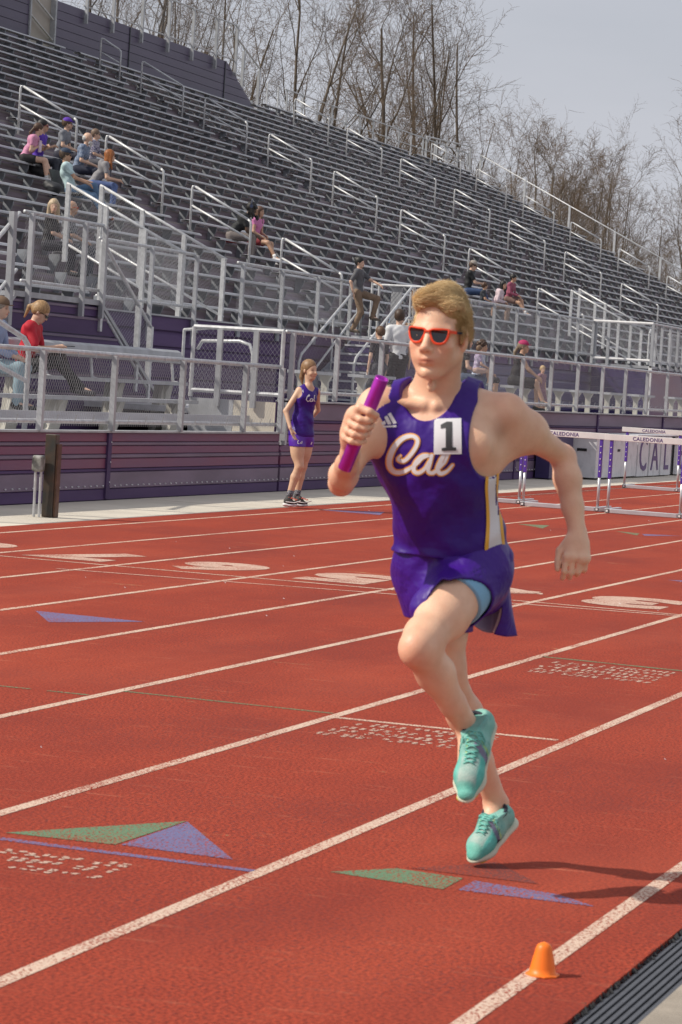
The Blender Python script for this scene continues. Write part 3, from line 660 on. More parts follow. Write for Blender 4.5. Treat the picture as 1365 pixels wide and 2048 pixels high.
# left handrail near the camera edge
hl_ = empty('deck_handrail', (31.0, 13.2, .7), 'shiny bent handrail at the left edge in front of the red-shirted spectator', 'handrail')
pa = atY(58, 692, 13.0)
MB().tube([(pa[0], 13.0, .65), (pa[0], 13.0, 1.55), (pa[0]-.02, 13.0, 1.64), (pa[0]-.1, 13.02, 1.72), (pa[0]-1.6, 13.1, 2.12)], .03, 10).build('top_rail', galv, hl_, smooth=True)
MB().bar((pa[0], 13.0, 1.25), (pa[0]-1.6, 13.1, 1.62), .027).build('middle_rail', galv, hl_)
# long benches on the left deck
cream = mat('cream_bench_support', (.5, .48, .42), rough=.6, noise=.15, nscale=6)
def long_bench(label, x0, x1, Y, z, sup, back=None, zf=.62):
    e = empty('long_bench', ((x0+x1)/2, Y, zf), label, 'bench')
    MB().box(x0, x1, Y, Y+.25, z-.045, z).build('seat', alu, e)
    for x in sup:
        MB().prism([(x, Y+.02, z-.05), (x, Y+.24, z-.05), (x, Y+.3, zf), (x, Y+.14, zf), (x, Y+.06, z-.13)], (.08, 0, 0)).build('support', cream, e)
        MB().prism([(x-.25, Y+.1, zf), (x+.05, Y+.1, zf), (x+.32, Y+.1, z-.05), (x-.02, Y+.1, z-.05)], (0, .05, 0)).build('brace', cream, e)
    if back:
        a, b_ = back
        MB().add([(xx, yy, zz) for xx in (a, b_) for yy, zz in ((Y+.36, z+.25), (Y+.34, z+.3), (Y+.36, z+.4), (Y+.42, z+.43), (Y+.45, z+.42), (Y+.4, z+.38), (Y+.375, z+.3), (Y+.39, z+.25))],
             [tuple(range(7, -1, -1)), tuple(range(8, 16))]+[(i, (i+1) % 8, 8+(i+1) % 8, 8+i) for i in range(8)]).build('backrest', alu, e)
        for x in (a+1.2, a+2.6, b_-.25): MB().path([(x, Y+.24, z-.03), (x, Y+.36, z), (x, Y+.4, z+.3)], .02, 6).build('back_bracket', galv, e)
    return e
long_bench('silver bench with long curved backrest under the red-shirted spectator', 29.0, 35.2, 14.02, 1.32, [30.0, 32.95, 34.6], (30.2, 35.8))
long_bench('low silver front bench running the length of the left deck', 24.5, 33.8, 13.3, 1.1, [27, 29.6, 31.3, 33.3])
MB().box(22, 33.85, 12.6, 12.64, .84, .95).build('kick_rail', alu_d, dk)
# short benches on the right deck
def short_bench(x0, label):
    e = empty('short_bench', (x0+.85, 14.2, 1.0), label, 'bench', 'short benches on the right deck')
    MB().box(x0, x0+1.72, 14.05, 14.33, 1.55, 1.6).build('seat', alu, e)
    for x in (x0+.25, x0+1.35):
        MB().prism([(x, 14.08, 1.548), (x, 14.3, 1.548), (x, 14.24, 1.44), (x, 14.14, 1.44)], (.1, 0, 0)).build('seat_bracket', cream, e)
        MB().box(x, x+.09, 14.14, 14.24, 1.0, 1.44).build('leg', cream, e)
BL = {40.0: 'short bench just right of the standing girl, behind the fence', 42.9: 'short bench between the standing girl and the baton', 46.0: 'short bench right behind the runner, before the boy in black',
      52.2: 'short bench in front of the woman holding a toddler', 54.9: 'short bench under the woman with the maroon cap', 57.5: 'first empty short bench right of the blond toddler', 60.4: 'second empty short bench right of the blond toddler', 63.3: 'third short bench right of the blond toddler, before the deep purple panel', 67.3: 'short bench left of the right edge, under the brown panel', 70.6: 'short bench cut by the right edge of the photo'}
for x0, lab in BL.items(): short_bench(x0, lab)
# ------------------------------------------------------------------ electrical post
ep = empty('electrical_post', (24.42, 11.0, 0), 'dark square post with grey outlet box and two conduits on the pavement', 'post')
postm = mat('dark_bronze_post', (.045, .045, .04), rough=.4, metal=.2, noise=.5, nscale=6, col2=(.09, .06, .04))
bevel(MB().box(24.33, 24.42, 11.0, 11.11, 0, .79).build('post_body', postm, ep), .006)
MB().box(24.35, 24.43, 10.978, 10.998, 0, .7).build('post_side_strip', mat('rusty_brown_strip', (.14, .07, .04), rough=.6, noise=.5, nscale=8), ep)
boxm = mat('weathered_grey_box', (.32, .32, .3), rough=.5, noise=.5, nscale=14, col2=(.12, .12, .1))
bevel(MB().box(24.2, 24.3, 11.075, 11.185, .43, .585).build('outlet_box', boxm, ep), .025, 3)
for y in (11.1, 11.155): MB().bar((24.26, y, 0), (24.25, y, .44), .014).build('conduit', galv, ep)
# ------------------------------------------------------------------ hurdles
def hurdle(Yl, Yr, X, label, word=True):
    """stands across a lane: two legs, base feet, top board with the school's name; Yl is the end away from the camera"""
    e = empty('hurdle', (X, (Yl+Yr)/2, 0), label, 'hurdle', 'hurdles standing in the outer lanes')
    for y in (Yl, Yr):
        MB().bar((X, y, .06), (X, y, .5), .019, 10).build('lower_leg', alu_h, e, smooth=True)
        u = MB().sqbar((X, y, .44), (X, y, .965), .042, .05, (1, 0, 0)).build('upper_leg', purp_p, e); bevel(u, .006)
        b = MB()
        for z in (.52, .6, .68, .76, .84): b.bar((X-.022, y, z), (X-.03, y, z), .008, 8)
        o = b.build('adjusting_button', white_p, e)
        f = MB().box(X-.03, X+.68, y-.03, y+.03, .0, .06).build('foot', alu_h, e); bevel(f, .005)
        MB().box(X-.037, X-.031, y-.022, y+.022, .008, .052).build('end_cap', black_m, e); MB().box(X-.042, X-.038, y-.014, y+.014, .016, .044).build('cap_core', white_p, e)
    bs = MB().box(X-.03, X+.03, Yr+.034, Yl-.034, .002, .058).build('base_bar', alu_h, e); bevel(bs, .006)
    bd = MB().box(X-.035, X-.012, Yr-.09, Yl+.09, .93, 1.01).build('top_board', white_p, e); bevel(bd, .004)
    if word:
        me = text_mesh('CALEDONIA', size=.066, extrude=.0008, offset=.0012, space=1.08)
        me.transform(Matrix(((0, 0, -1, X-.0365), (-1, 0, 0, (Yl+Yr)/2), (0, 1, 0, .967), (0, 0, 0, 1)))); me.transform(Matrix.Translation(-e.location))
        o = link('lettering', me, letter_p, e); bd['label'] = 'white top board reading CALEDONIA'
hurdle(8.07, 7.13, 34.95, 'nearest hurdle, at the right edge of the photo with CALEDONIA on its board')
hurdle(9.24, 8.25, 35.15, 'hurdle half hidden behind the runner\'s bent arm')
hurdle(10.35, 9.44, 35.7, 'hurdle mostly hidden behind the runner\'s body, its right leg showing')
hurdle(10.24, 9.35, 45.45, 'farthest hurdle, standing beyond the nearest one in front of the white crates')
# ------------------------------------------------------------------ white lettered crates
cr_ = empty('lettered_crate', (51.5, 11.75, 0), 'low white painted crate with one hand hole, leftmost of the white row', 'crate')
b = MB().box(48.65, 51.95, 11.5, 12.05, .03, .76).build('crate_body', white_w, cr_); bevel(b, .01)
MB().box(50.3, 50.5, 11.492, 11.499, .5, .545).build('hand_hole', black_m, cr_); MB().box(48.642, 48.648, 11.68, 11.86, .5, .55).build('hand_hole', black_m, cr_)
MB().box(48.6, 51.95, 11.5, 12.08, .765, .79).build('crate_lid', white_w, cr_)
lb = empty('lettered_boards', (58, 11.5, 0), 'row of upright white boards lettered CALEDONIA in purple along the wall', 'sign')
x = 52.02
for k, chh in enumerate('CALEDONIA'):
    w = .95; o = MB().box(x+.02, x+w, 11.5, 11.56, .02, .78).build('letter_board', white_w, lb); bevel(o, .006)
    me = text_mesh(chh, size=.92, extrude=.004, offset=.002)
    for v in me.vertices: v.co.x *= 1.1
    me.transform(Matrix(((1, 0, 0, x+w*.5), (0, 0, -1, 11.494), (0, 1, 0, .41), (0, 0, 0, 1)))); me.transform(Matrix.Translation(-lb.location))
    link('letter', me, letter_p, lb)
    x += 1.06 if k != 2 else 1.5
MB().box(52.0, x, 11.62, 12.1, .02, .76).build('crate_backing', white_w, lb); MB().box(51.97, x, 11.5, 12.1, .79, .81).build('backing_lid', white_w, lb)
MB().box(46.9, 48.5, 11.9, 12.15, .02, .8).build('dark_pad', purp_b, None); bpy.data.objects['dark_pad']['label'] = 'dark purple padded block against the wall left of the white crate'; bpy.data.objects['dark_pad']['category'] = 'pad'
# ------------------------------------------------------------------ cone
cn = empty('marker_cone', (6.79, 1.655, 0), 'small orange plastic cone on the innermost lane line', 'cone')
prof = [(.034, 0), (.036, .003), (.034, .006), (.030, .008), (.0275, .022), (.0225, .05), (.0185, .07), (.0165, .079), (.0135, .0845), (.008, .0885), (0, .09)]
vs = []; N_ = 40
for (rr, z) in prof[:-1]: vs += [(6.79+rr*1.16*math.cos(2*PI*i/N_), 1.655+rr*1.16*math.sin(2*PI*i/N_), z*.93) for i in range(N_)]
vs.append((6.79, 1.655, .086)); fs = []
for j in range(len(prof)-2):
    for i in range(N_): fs.append((j*N_+i, j*N_+(i+1) % N_, (j+1)*N_+(i+1) % N_, (j+1)*N_+i))
fs += [((len(prof)-2)*N_+i, (len(prof)-2)*N_+(i+1) % N_, len(vs)-1) for i in range(N_)]
MB().add(vs, fs).build('cone_body', orange, cn, smooth=True)
bevel(MB().add([(6.79+.044*math.cos(t), 1.655+.044*math.sin(t), z) for z in (0, .005) for t in [2*PI*i/8+.39 for i in range(8)]], [tuple(range(7, -1, -1)), tuple(range(8, 16))]+[(i, (i+1) % 8, 8+(i+1) % 8, 8+i) for i in range(8)]).build('cone_base', orange, cn), .002)
# ------------------------------------------------------------------ bare trees
def grow_tree(seed, H=18, spread=.5, stems=1, low=.22, dens=1.0):
    r = random.Random(seed); big = []; limbs = []; fine = []
    def nrm(v):
        l = math.sqrt(v[0]**2+v[1]**2+v[2]**2); return (v[0]/l, v[1]/l, v[2]/l)
    def branch(p, d, ln, r0, lev, up):
        ns_ = {0: 10, 1: 7, 2: 4, 3: 3, 4: 2}[lev]; st_ = ln/ns_; pts = [p]; rad = r0; tip = r0*{0: .22, 1: .2, 2: .25, 3: .3, 4: .45}[lev]
        for i in range(ns_):
            wob = {0: .04, 1: .1, 2: .17, 3: .22, 4: .25}[lev]
            d = nrm((d[0]+r.gauss(0, wob), d[1]+r.gauss(0, wob), d[2]+r.gauss(0, wob)+up))
            q = (p[0]+d[0]*st_, p[1]+d[1]*st_, p[2]+d[2]*st_); r1 = r0+(tip-r0)*(i+1)/ns_
            (big if lev == 0 else limbs if lev == 1 else fine).append((*p, *q, rad, r1)); 
            f = (i+1)/ns_
            if lev < 4:
                if lev == 0: k = 0 if f < low else 2.0*dens
                elif lev == 1: k = 0 if f < .15 else 2.3*dens
                elif lev == 2: k = 2.3*dens
                else: k = 1.9*dens
                k = int(k)+(r.random() < k-int(k))
                for _ in range(k):
                    az = r.uniform(0, 2*PI); tilt = r.uniform(.4, .85)*(1 if lev else spread*1.5)
                    # child direction: parent turned by tilt around a random axis
                    a = (math.cos(az), math.sin(az), r.uniform(-.3, .3)); dot = sum(x*y for x, y in zip(a, d)); a = nrm(tuple(x-dot*y for x, y in zip(a, d)))
                    cd = nrm(tuple(x*math.cos(tilt)+y*math.sin(tilt) for x, y in zip(d, a)))
                    cl = ln*{0: .46*(1.2-f*.75), 1: .48*(1.2-f*.6), 2: .5, 3: .55}[lev]*r.uniform(.6, 1.15)
                    branch(q, cd, cl, max(r1*r.uniform(.42, .6), .0082), lev+1, {0: .09, 1: .05, 2: .03, 3: .02}[lev])
            p = q; rad = r1
    for s_ in range(stems):
        a = 2*PI*s_/max(stems, 1)+r.random(); t = 0 if stems == 1 else r.uniform(.08, .2)
        branch((math.cos(a)*.25*(stems > 1), math.sin(a)*.25*(stems > 1), -.2), nrm((math.cos(a)*t, math.sin(a)*t, 1)), H*r.uniform(.85, 1), (.2 if stems == 1 else .15)*H/18, 0, .05)
    return big, limbs, fine
TREES = []
for k, (sd_, H, sp, stm, low, dn) in enumerate([(11, 22, .62, 2, .18, .62), (23, 22, .55, 3, .18, .54), (38, 20, .7, 1, .14, .78), (41, 21, .62, 3, .14, .55), (59, 15, .8, 3, .06, .6)]):
    b_, l_, f_ = grow_tree(sd_, H, sp, stm, low, dn)
    TREES.append((seg_mesh('trunk', b_+l_, bark, 6), seg_mesh('crown', f_, twig, 3), len(f_)))
def tree(px, Y, kind, s, rz, label, group='bare trees standing behind the grandstand'):
    p = atY(px, 500, Y); e = empty('bare_tree', (p[0], Y, -.1), label, 'tree', group, rotz=rz); e.scale = (s, s, s)
    for nm, me in zip(('trunk', 'crown'), TREES[kind][:2]): link(nm, me, None, e)
TL = [(225, 46, 3, 1.0, 3.3, 'bare tree peeking over the rear wall right of the beige door'), (300, 44, 0, .95, .3, 'bare tree behind the rear wall fence, with a thick leaning limb'), (385, 50, 3, 1.0, 2.0, 'bare tree with spreading twigs behind the last rear wall fence posts'), (468, 47, 1, .92, 4.1, 'bare multi-stemmed tree above the slanted end of the purple wall'),
      (535, 60, 4, .7, 4.1, 'low bare tree in the open patch of sky'), (618, 45, 0, 1.0, 1.0, 'bare upright tree just right of the open patch of sky'), (690, 58, 3, .95, 1.9, 'thin bare tree between the first two tall crowns right of the sky patch'), (745, 46, 2, 1.12, 2.6, 'tall bare tree reaching the top edge, second right of the sky patch'), (815, 52, 3, 1.1, 5.1, 'slender bare tree between the two tallest crowns'), (888, 44, 1, 1.04, 2.2, 'tallest bare tree near the top centre, with several straight stems'),
      (945, 55, 0, .82, .6, 'bare tree right of the tallest crown, behind the corner of the rear fence'), (1010, 50, 0, .74, 5.2, 'bare tree in the dip of the skyline above the corner gate'), (1050, 54, 1, .78, 2.2, 'bare tree above the corner gate of the grandstand'), (1105, 48, 0, .84, 1.4, 'bare tree with dense rounded crown right of centre'), (1150, 52, 1, .88, 5.6, 'tall bare tree topping the right-hand clump'), (1195, 47, 1, .78, .9, 'bare tree on the right shoulder of the right-hand clump'),
      (1235, 50, 0, .7, 3.3, 'bare tree sloping down to the sky gap at right'), (1290, 58, 4, 1.0, 1.9, 'low bushy bare tree beside the sky gap at right'), (1378, 47, 1, 1.1, 4.4, 'bare tree cut by the right edge of the photo'), (1340, 52, 4, 1.2, 5.9, 'low bare tree under the one at the right edge'), (1110, 44, 4, 1.1, .2, 'low bare tree behind the upper part of the sloping end fence'), (1080, 52, 4, 1.25, 1.2, 'bushy bare tree filling the left side of the right-hand clump'), (1215, 50, 4, 1.2, 3.9, 'bushy bare tree filling the right side of the right-hand clump'), (1165, 56, 0, .82, 2.7, 'bare tree in the middle of the right-hand clump'), (1200, 44, 4, .9, 4.4, 'low bare tree behind the middle of the sloping end fence'), (1330, 44, 4, .8, 2.9, 'low bare tree behind the lower end of the sloping fence')]
for t in TL: tree(*t)
# the wood behind: too many thin trees to tell apart
r = random.Random(77); me_src = []
segs = []
for k in range(85):
    X0 = r.uniform(150, 330); Y0 = r.uniform(64, 95); H = r.uniform(6, 12)*(1.15 if X0 > 230 else .8)
    lean = (r.gauss(0, .08), r.gauss(0, .08))
    p = np.array([X0, Y0, -.2]); top = p+np.array([lean[0]*H, lean[1]*H, H]); segs.append((*p, *top, .1, .02))
    for j in range(110):
        f = r.uniform(.12, 1); q = p+(top-p)*f; a = r.uniform(0, 2*PI); l = r.uniform(.8, 2.6)*(1.2-f*.6); e_ = q+np.array([math.cos(a)*l*.7, math.sin(a)*l*.7, l*r.uniform(.2, .8)])
        segs.append((*q, *e_, .018, .008))
        for m_ in range(4):
            g = q+(e_-q)*r.uniform(.3, 1); a2 = a+r.gauss(0, 1); l2 = l*.5; segs.append((*g, *(g+np.array([math.cos(a2)*l2*.6, math.sin(a2)*l2*.6, l2*r.uniform(-.1, .8)])), .011, .006))
o = link('woodland', seg_mesh('woodland', segs, twig, 3), None); o['kind'] = 'stuff'; o['label'] = 'brown leafless woodland massed behind the trees'
segs = []
for k in range(15000):
    X0 = r.uniform(115, 300); Y0 = r.uniform(40, 62); l = r.uniform(.6, 2.4); a = r.uniform(0, 2*PI); z0 = r.uniform(-.1, 3.4)
    segs.append((X0, Y0, z0, X0+math.cos(a)*l*.6, Y0+math.sin(a)*l*.6, z0+l*r.uniform(.1, .9), .014, .006))
o = link('undergrowth', seg_mesh('undergrowth', segs, twig, 3), None); o['kind'] = 'stuff'; o['label'] = 'tangled brown undergrowth below the bare trees at right'
print('TREE SEGS', [t[2] for t in TREES])
# ------------------------------------------------------------------ soft solid modelling: distance fields polygonised by surface nets
class Field:
    """signed distance field on a grid; solids are blended in with a smooth union, only inside their own window"""
    def __init__(s, lo, hi, h):
        s.h = h; s.lo = np.array(lo, np.float32); s.n = np.ceil((np.array(hi)-lo)/h).astype(int)+1; s.d = np.full(s.n, 1.0, np.float32)
    def win(s, c, rad, pad):
        a = np.floor((np.minimum.reduce(c)-rad-pad-s.lo)/s.h).astype(int); b = np.ceil((np.maximum.reduce(c)+rad+pad-s.lo)/s.h).astype(int)+1
        a = np.clip(a, 0, s.n); b = np.clip(b, 0, s.n)
        if (b <= a).any(): return None, None
        ax = [np.arange(a[i], b[i], dtype=np.float32)*s.h+s.lo[i] for i in range(3)]
        return (slice(a[0], b[0]), slice(a[1], b[1]), slice(a[2], b[2])), (ax[0][:, None, None], ax[1][None, :, None], ax[2][None, None, :])
    def blend(s, sl, d, k, sub=False):
        o = s.d[sl]
        if sub: d = -d; 
        if k <= 0: s.d[sl] = np.maximum(o, d) if sub else np.minimum(o, d); return s
        if sub: h = np.clip(.5-.5*(o-d)/k, 0, 1); s.d[sl] = o+(d-o)*h+k*h*(1-h)
        else: h = np.clip(.5+.5*(o-d)/k, 0, 1); s.d[sl] = o+(d-o)*h-k*h*(1-h)
        return s
    def cone(s, a, b, ra, rb, k=.02, flat=None, sub=False):
        """capsule with two radii; flat=(axis, factor) squeezes it along an axis (factor<1 thinner)"""
        a = np.array(a, np.float32); b = np.array(b, np.float32); pad = max(k, 4*s.h)+.004
        sl, P = s.win([a, b], max(ra, rb), pad)
        if sl is None: return s
        q = [P[i]-a[i] for i in range(3)]; e = b-a; L2 = float(e@e)+1e-9
        t = np.clip((q[0]*e[0]+q[1]*e[1]+q[2]*e[2])/L2, 0, 1); r = ra+(rb-ra)*t
        v = [q[i]-e[i]*t for i in range(3)]
        if flat:
            n = np.array(flat[0], np.float32); n /= np.linalg.norm(n); f = flat[1]; dn = v[0]*n[0]+v[1]*n[1]+v[2]*n[2]
            l2 = v[0]**2+v[1]**2+v[2]**2+dn**2*(1/f**2-1); l1 = np.sqrt(np.maximum(v[0]**2+v[1]**2+v[2]**2, 1e-10)); l = np.sqrt(l2)
            d = (l-r)*l1/np.maximum(l, 1e-6)
        else: d = np.sqrt(v[0]**2+v[1]**2+v[2]**2)-r
        return s.blend(sl, d.astype(np.float32), k, sub)
    def ell(s, c, r, ax=None, k=.02, sub=False):
        """ellipsoid; ax = three orthonormal axes (rows)"""
        c = np.array(c, np.float32); r = np.array(r, np.float32); ax = np.eye(3, dtype=np.float32) if ax is None else np.array(ax, np.float32)
        sl, P = s.win([c, c], float(r.max()), max(k, 4*s.h)+.004)
        if sl is None: return s
        q = [P[i]-c[i] for i in range(3)]; u = [q[0]*ax[j][0]+q[1]*ax[j][1]+q[2]*ax[j][2] for j in range(3)]
        k0 = np.sqrt(sum((u[j]/r[j])**2 for j in range(3))); k1 = np.sqrt(sum((u[j]/r[j]**2)**2 for j in range(3)))
        return s.blend(sl, (k0*(k0-1)/np.maximum(k1, 1e-6)).astype(np.float32), k, sub)
    def half(s, p, n, k=0):
        """cut away everything on the side n of the plane through p"""
        n = np.array(n, np.float32); n /= np.linalg.norm(n); p = np.array(p, np.float32)
        ax = [np.arange(s.n[i], dtype=np.float32)*s.h+s.lo[i]-p[i] for i in range(3)]
        d = ax[0][:, None, None]*n[0]+ax[1][None, :, None]*n[1]+ax[2][None, None, :]*n[2]
        s.d = np.maximum(s.d, d); return s
    def coords(s):
        ax = [np.arange(s.n[i], dtype=np.float32)*s.h+s.lo[i] for i in range(3)]; return ax[0][:, None, None], ax[1][None, :, None], ax[2][None, None, :]
    def copy(s): f = Field.__new__(Field); f.h = s.h; f.lo = s.lo; f.n = s.n; f.d = s.d.copy(); return f
    def mesh(s, name, relax=1):
        d = s.d; i0 = d < 0
        m = np.zeros(tuple(x-1 for x in d.shape), np.uint8)
        for a in (0, 1):
            for b in (0, 1):
                for c in (0, 1): m += i0[a:a+m.shape[0], b:b+m.shape[1], c:c+m.shape[2]]
        I, J, K = np.nonzero((m > 0) & (m < 8)); nv = len(I)
        if nv == 0: return bpy.data.meshes.new(name)
        idx = np.full(m.shape, -1, np.int32); idx[I, J, K] = np.arange(nv)
        acc = np.zeros((nv, 3)); cnt = np.zeros(nv)
        cor = {(a, b, c): d[I+a, J+b, K+c] for a in (0, 1) for b in (0, 1) for c in (0, 1)}
        for ax in range(3):
            for u in (0, 1):
                for v in (0, 1):
                    p = [u, v]; p.insert(ax, 0); q = [u, v]; q.insert(ax, 1); A = cor[tuple(p)]; B = cor[tuple(q)]
                    x = (A < 0) != (B < 0); t = A/np.where(x, A-B, 1); pos = np.tile(np.array(p, float), (nv, 1)); pos[:, ax] = t
                    acc[x] += pos[x]; cnt[x] += 1
        co = acc/cnt[:, None]+np.stack([I, J, K], 1); faces = []
        for ax in range(3):
            sl0 = [slice(1, -1)]*3; sl0[ax] = slice(0, -1); sl1 = [slice(1, -1)]*3; sl1[ax] = slice(1, None)
            a = i0[tuple(sl0)]; b = i0[tuple(sl1)]; e = np.stack(np.nonzero(a != b), 1)
            off = np.ones(3, int); off[ax] = 0; e = e+off; sg = i0[e[:, 0], e[:, 1], e[:, 2]]
            o1, o2 = [x for x in range(3) if x != ax]
            def g(da, db): f = e.copy(); f[:, o1] -= da; f[:, o2] -= db; return idx[f[:, 0], f[:, 1], f[:, 2]]
            q = np.stack([g(1, 1), g(0, 1), g(0, 0), g(1, 0)], 1)
            flip = sg if ax != 1 else ~sg
            q[~flip] = q[~flip][:, ::-1]; faces.append(q)
        F = np.concatenate(faces); F = F[(F >= 0).all(1)]
        for _ in range(relax):                       # a light Laplacian pass
            sm = np.zeros_like(co); c2 = np.zeros(nv)
            for a, b in ((0, 1), (1, 2), (2, 3), (3, 0)):
                np.add.at(sm, F[:, a], co[F[:, b]]); np.add.at(c2, F[:, a], 1); np.add.at(sm, F[:, b], co[F[:, a]]); np.add.at(c2, F[:, b], 1)
            co = co*.45+.55*sm/np.maximum(c2, 1)[:, None]
        co = co*s.h+s.lo
        me = bpy.data.meshes.new(name); me.vertices.add(nv); me.vertices.foreach_set('co', co.astype(np.float32).reshape(-1)); nf = len(F)
        me.loops.add(nf*4); me.loops.foreach_set('vertex_index', F.reshape(-1).astype(np.int32)); me.polygons.add(nf)
        me.polygons.foreach_set('loop_start', (np.arange(nf)*4).astype(np.int32)); me.polygons.foreach_set('use_smooth', np.ones(nf, bool)); me.update(calc_edges=True); return me
def vcol(me, fn, name='tint'):
    """fn(co Nx3) -> Nx3 multiplier of the base colour, stored per vertex"""
    co = np.empty(len(me.vertices)*3, np.float32); me.vertices.foreach_get('co', co); co = co.reshape(-1, 3)
    c = np.clip(fn(co), 0, 2); a = me.color_attributes.new(name, 'FLOAT_COLOR', 'POINT'); a.data.foreach_set('color', np.concatenate([c, np.ones((len(c), 1))], 1).astype(np.float32).reshape(-1))
def near(co, c, r):
    d2 = ((co-np.array(c))**2).sum(1); return np.exp(-d2/(2*r*r))[:, None]
def A3(*v): return np.array(v, float)
def unit(v): v = np.array(v, float); return v/np.linalg.norm(v)
# ------------------------------------------------------------------ the runner
skin = mat('fair_skin', (.82, .52, .355), rough=.46, noise=.14, nscale=14, detail=9, bump=.13, bscale=190, attr='tint', sss=.12, spec=.4, col2=(.72, .42, .28))
hair_m = mat('dark_blond_hair', (.55, .36, .165), rough=.6, noise=.5, nscale=25, stretch=(1, 1, 1), col2=(.36, .215, .09), bump=.15, bscale=60, spec=.35)
hair_l = mat('light_blond_strands', (.92, .72, .42), rough=.45, noise=.55, nscale=9, col2=(.52, .34, .15), spec=.4)
jersey = mat('royal_purple_jersey', (.042, .006, .22), rough=.45, noise=.2, nscale=3, bump=.6, bscale=8, bdist=.035, spec=.35)
short_m = mat('purple_running_shorts', (.05, .008, .24), rough=.45, noise=.15, nscale=4, bump=.6, bscale=10, bdist=.035, spec=.35)
liner = mat('light_blue_liner', (.2, .42, .62), rough=.6)
inner_m = mat('grey_lilac_inside', (.22, .2, .33), rough=.6)
whitef = mat('white_fabric', (.72, .71, .73), rough=.6)
gold = mat('gold_fabric', (.8, .42, .05), rough=.55)
peach = mat('orange_gold_outline', (.8, .36, .07), rough=.55)
bibp = mat('bib_paper', (.72, .72, .75), rough=.5, noise=.08, nscale=20)
ink = mat('black_ink', (.03, .03, .035), rough=.5)
teal = mat('teal_knit', (.15, .42, .36), attr='tint', rough=.65, noise=.35, nscale=35, col2=(.24, .5, .43), bump=.25, bscale=260)
teal_d = mat('teal_overlay', (.06, .36, .33), rough=.4)
foam = mat('pale_foam_sole', (.62, .64, .5), rough=.6, noise=.2, nscale=14)
yellow = mat('yellow_rubber', (.6, .55, .06), rough=.5)
lace_m = mat('teal_laces', (.15, .5, .43), rough=.6)
navy = mat('navy_collar', (.012, .014, .03), rough=.7)
frame_m = mat('orange_red_frame', (.85, .07, .02), rough=.3, spec=.5)
lens_m = mat('dark_lens', (.012, .008, .012), rough=.06, spec=.7)
baton_m = mat('magenta_purple_anodised', (.5, .035, .5), rough=.3, metal=.6, noise=.1, nscale=40)
DR = 8.33
RB = empty('person', atZ(905, 1725, 0)*A3(1, 1, 0), 'young man running in purple singlet with bib number 1, orange sunglasses and teal shoes', 'person')
RB.rotation_euler = (0, 0, -(PI/2-YAW)*-1-0)
# local frame of the runner: x to the right of the camera, y away from it, z up
ang = -(YAW); RB.rotation_euler = (0, 0, ang)
_o = np.array(RB.location); _c, _s = math.cos(ang), math.sin(ang)
def toL(w): d = np.asarray(w, float)-_o; return A3(d[0]*_c+d[1]*_s, -d[0]*_s+d[1]*_c, d[2])
def Lp(px, py, dep): return toL(atD(px, py, dep))
def rlink(name, me, m, parent=None, smooth=True): return link(name, me, m, parent or RB, smooth)
FW = unit((-.30, -.95, 0)); LF = unit((.95, -.30, 0)); UPV = A3(0, 0, 1)     # his forward, his left, up
# --- joints, read off the photograph and given their depth
J = dict(pel=Lp(903, 1128, 8.36), waist=Lp(893, 1030, 8.31), chest=Lp(884, 905, 8.24), neck=Lp(872, 790, 8.2),
 hipR=Lp(866, 1150, 8.38), hipL=Lp(945, 1150, 8.3), shR=Lp(757, 818, 8.2), shL=Lp(1008, 833, 8.22),
 elR=Lp(683, 966, 8.12), wrR=Lp(701, 908, 7.9), elL=Lp(1128, 914, 8.42), wrL=Lp(1156, 1068, 8.36),
 knL=Lp(836, 1297, 8.0), anL=Lp(940, 1462, 8.2), knR=Lp(897, 1352, 8.42), anR=Lp(993, 1606, 8.66))
h = .0044
BF = Field((-.46, -.98, -.02), (.5, .42, 1.86), h)
def chain(F, pts, rads, k, **kw):
    for i in range(len(pts)-1): F.cone(pts[i], pts[i+1], rads[i], rads[i+1], k, **kw)
def lerp(a, b, t): return a+(b-a)*t
def torso(F, g=0.0, neckon=True):
    """chest, belly and hips; g grows the form (used for the clothes)"""
    tdir = unit(J['neck']-J['pel']); ax = [LF, FW, tdir]
    F.ell(lerp(J['pel'], J['waist'], .1), (.155+g, .115+g, .13+g), ax, .05)
    F.ell(lerp(J['waist'], J['chest'], .0), (.134+g, .1+g, .16+g), ax, .06)
    F.ell(lerp(J['waist'], J['chest'], .75), (.152+g, .116+g, .15+g), ax, .06)
    F.ell(J['chest']+tdir*.03+FW*.005, (.168+g, .12+g, .14+g), ax, .06)
    F.ell(J['chest']+tdir*.08-FW*.015, (.18+g, .1+g, .085+g), ax, .05)
torso(BF)
for s_, sg in (('R', -1), ('L', 1)):                                    # collarbones, trapezius, chest muscles
    sh = J['sh'+s_]; BF.cone(J['neck']-UPV*.035-FW*.02, sh+UPV*.022, .04, .035, .045); BF.cone(J['neck']+UPV*.02-FW*.035, sh+UPV*.014-FW*.02, .03, .028, .045)
    BF.ell(J['chest']+LF*sg*.085+FW*.085+UPV*.03, (.085, .035, .06), [LF, FW, UPV], .04)
    BF.cone(J['neck']-UPV*.035+FW*.055+LF*sg*.02, sh+UPV*.032+FW*.028, .013, .012, .014)
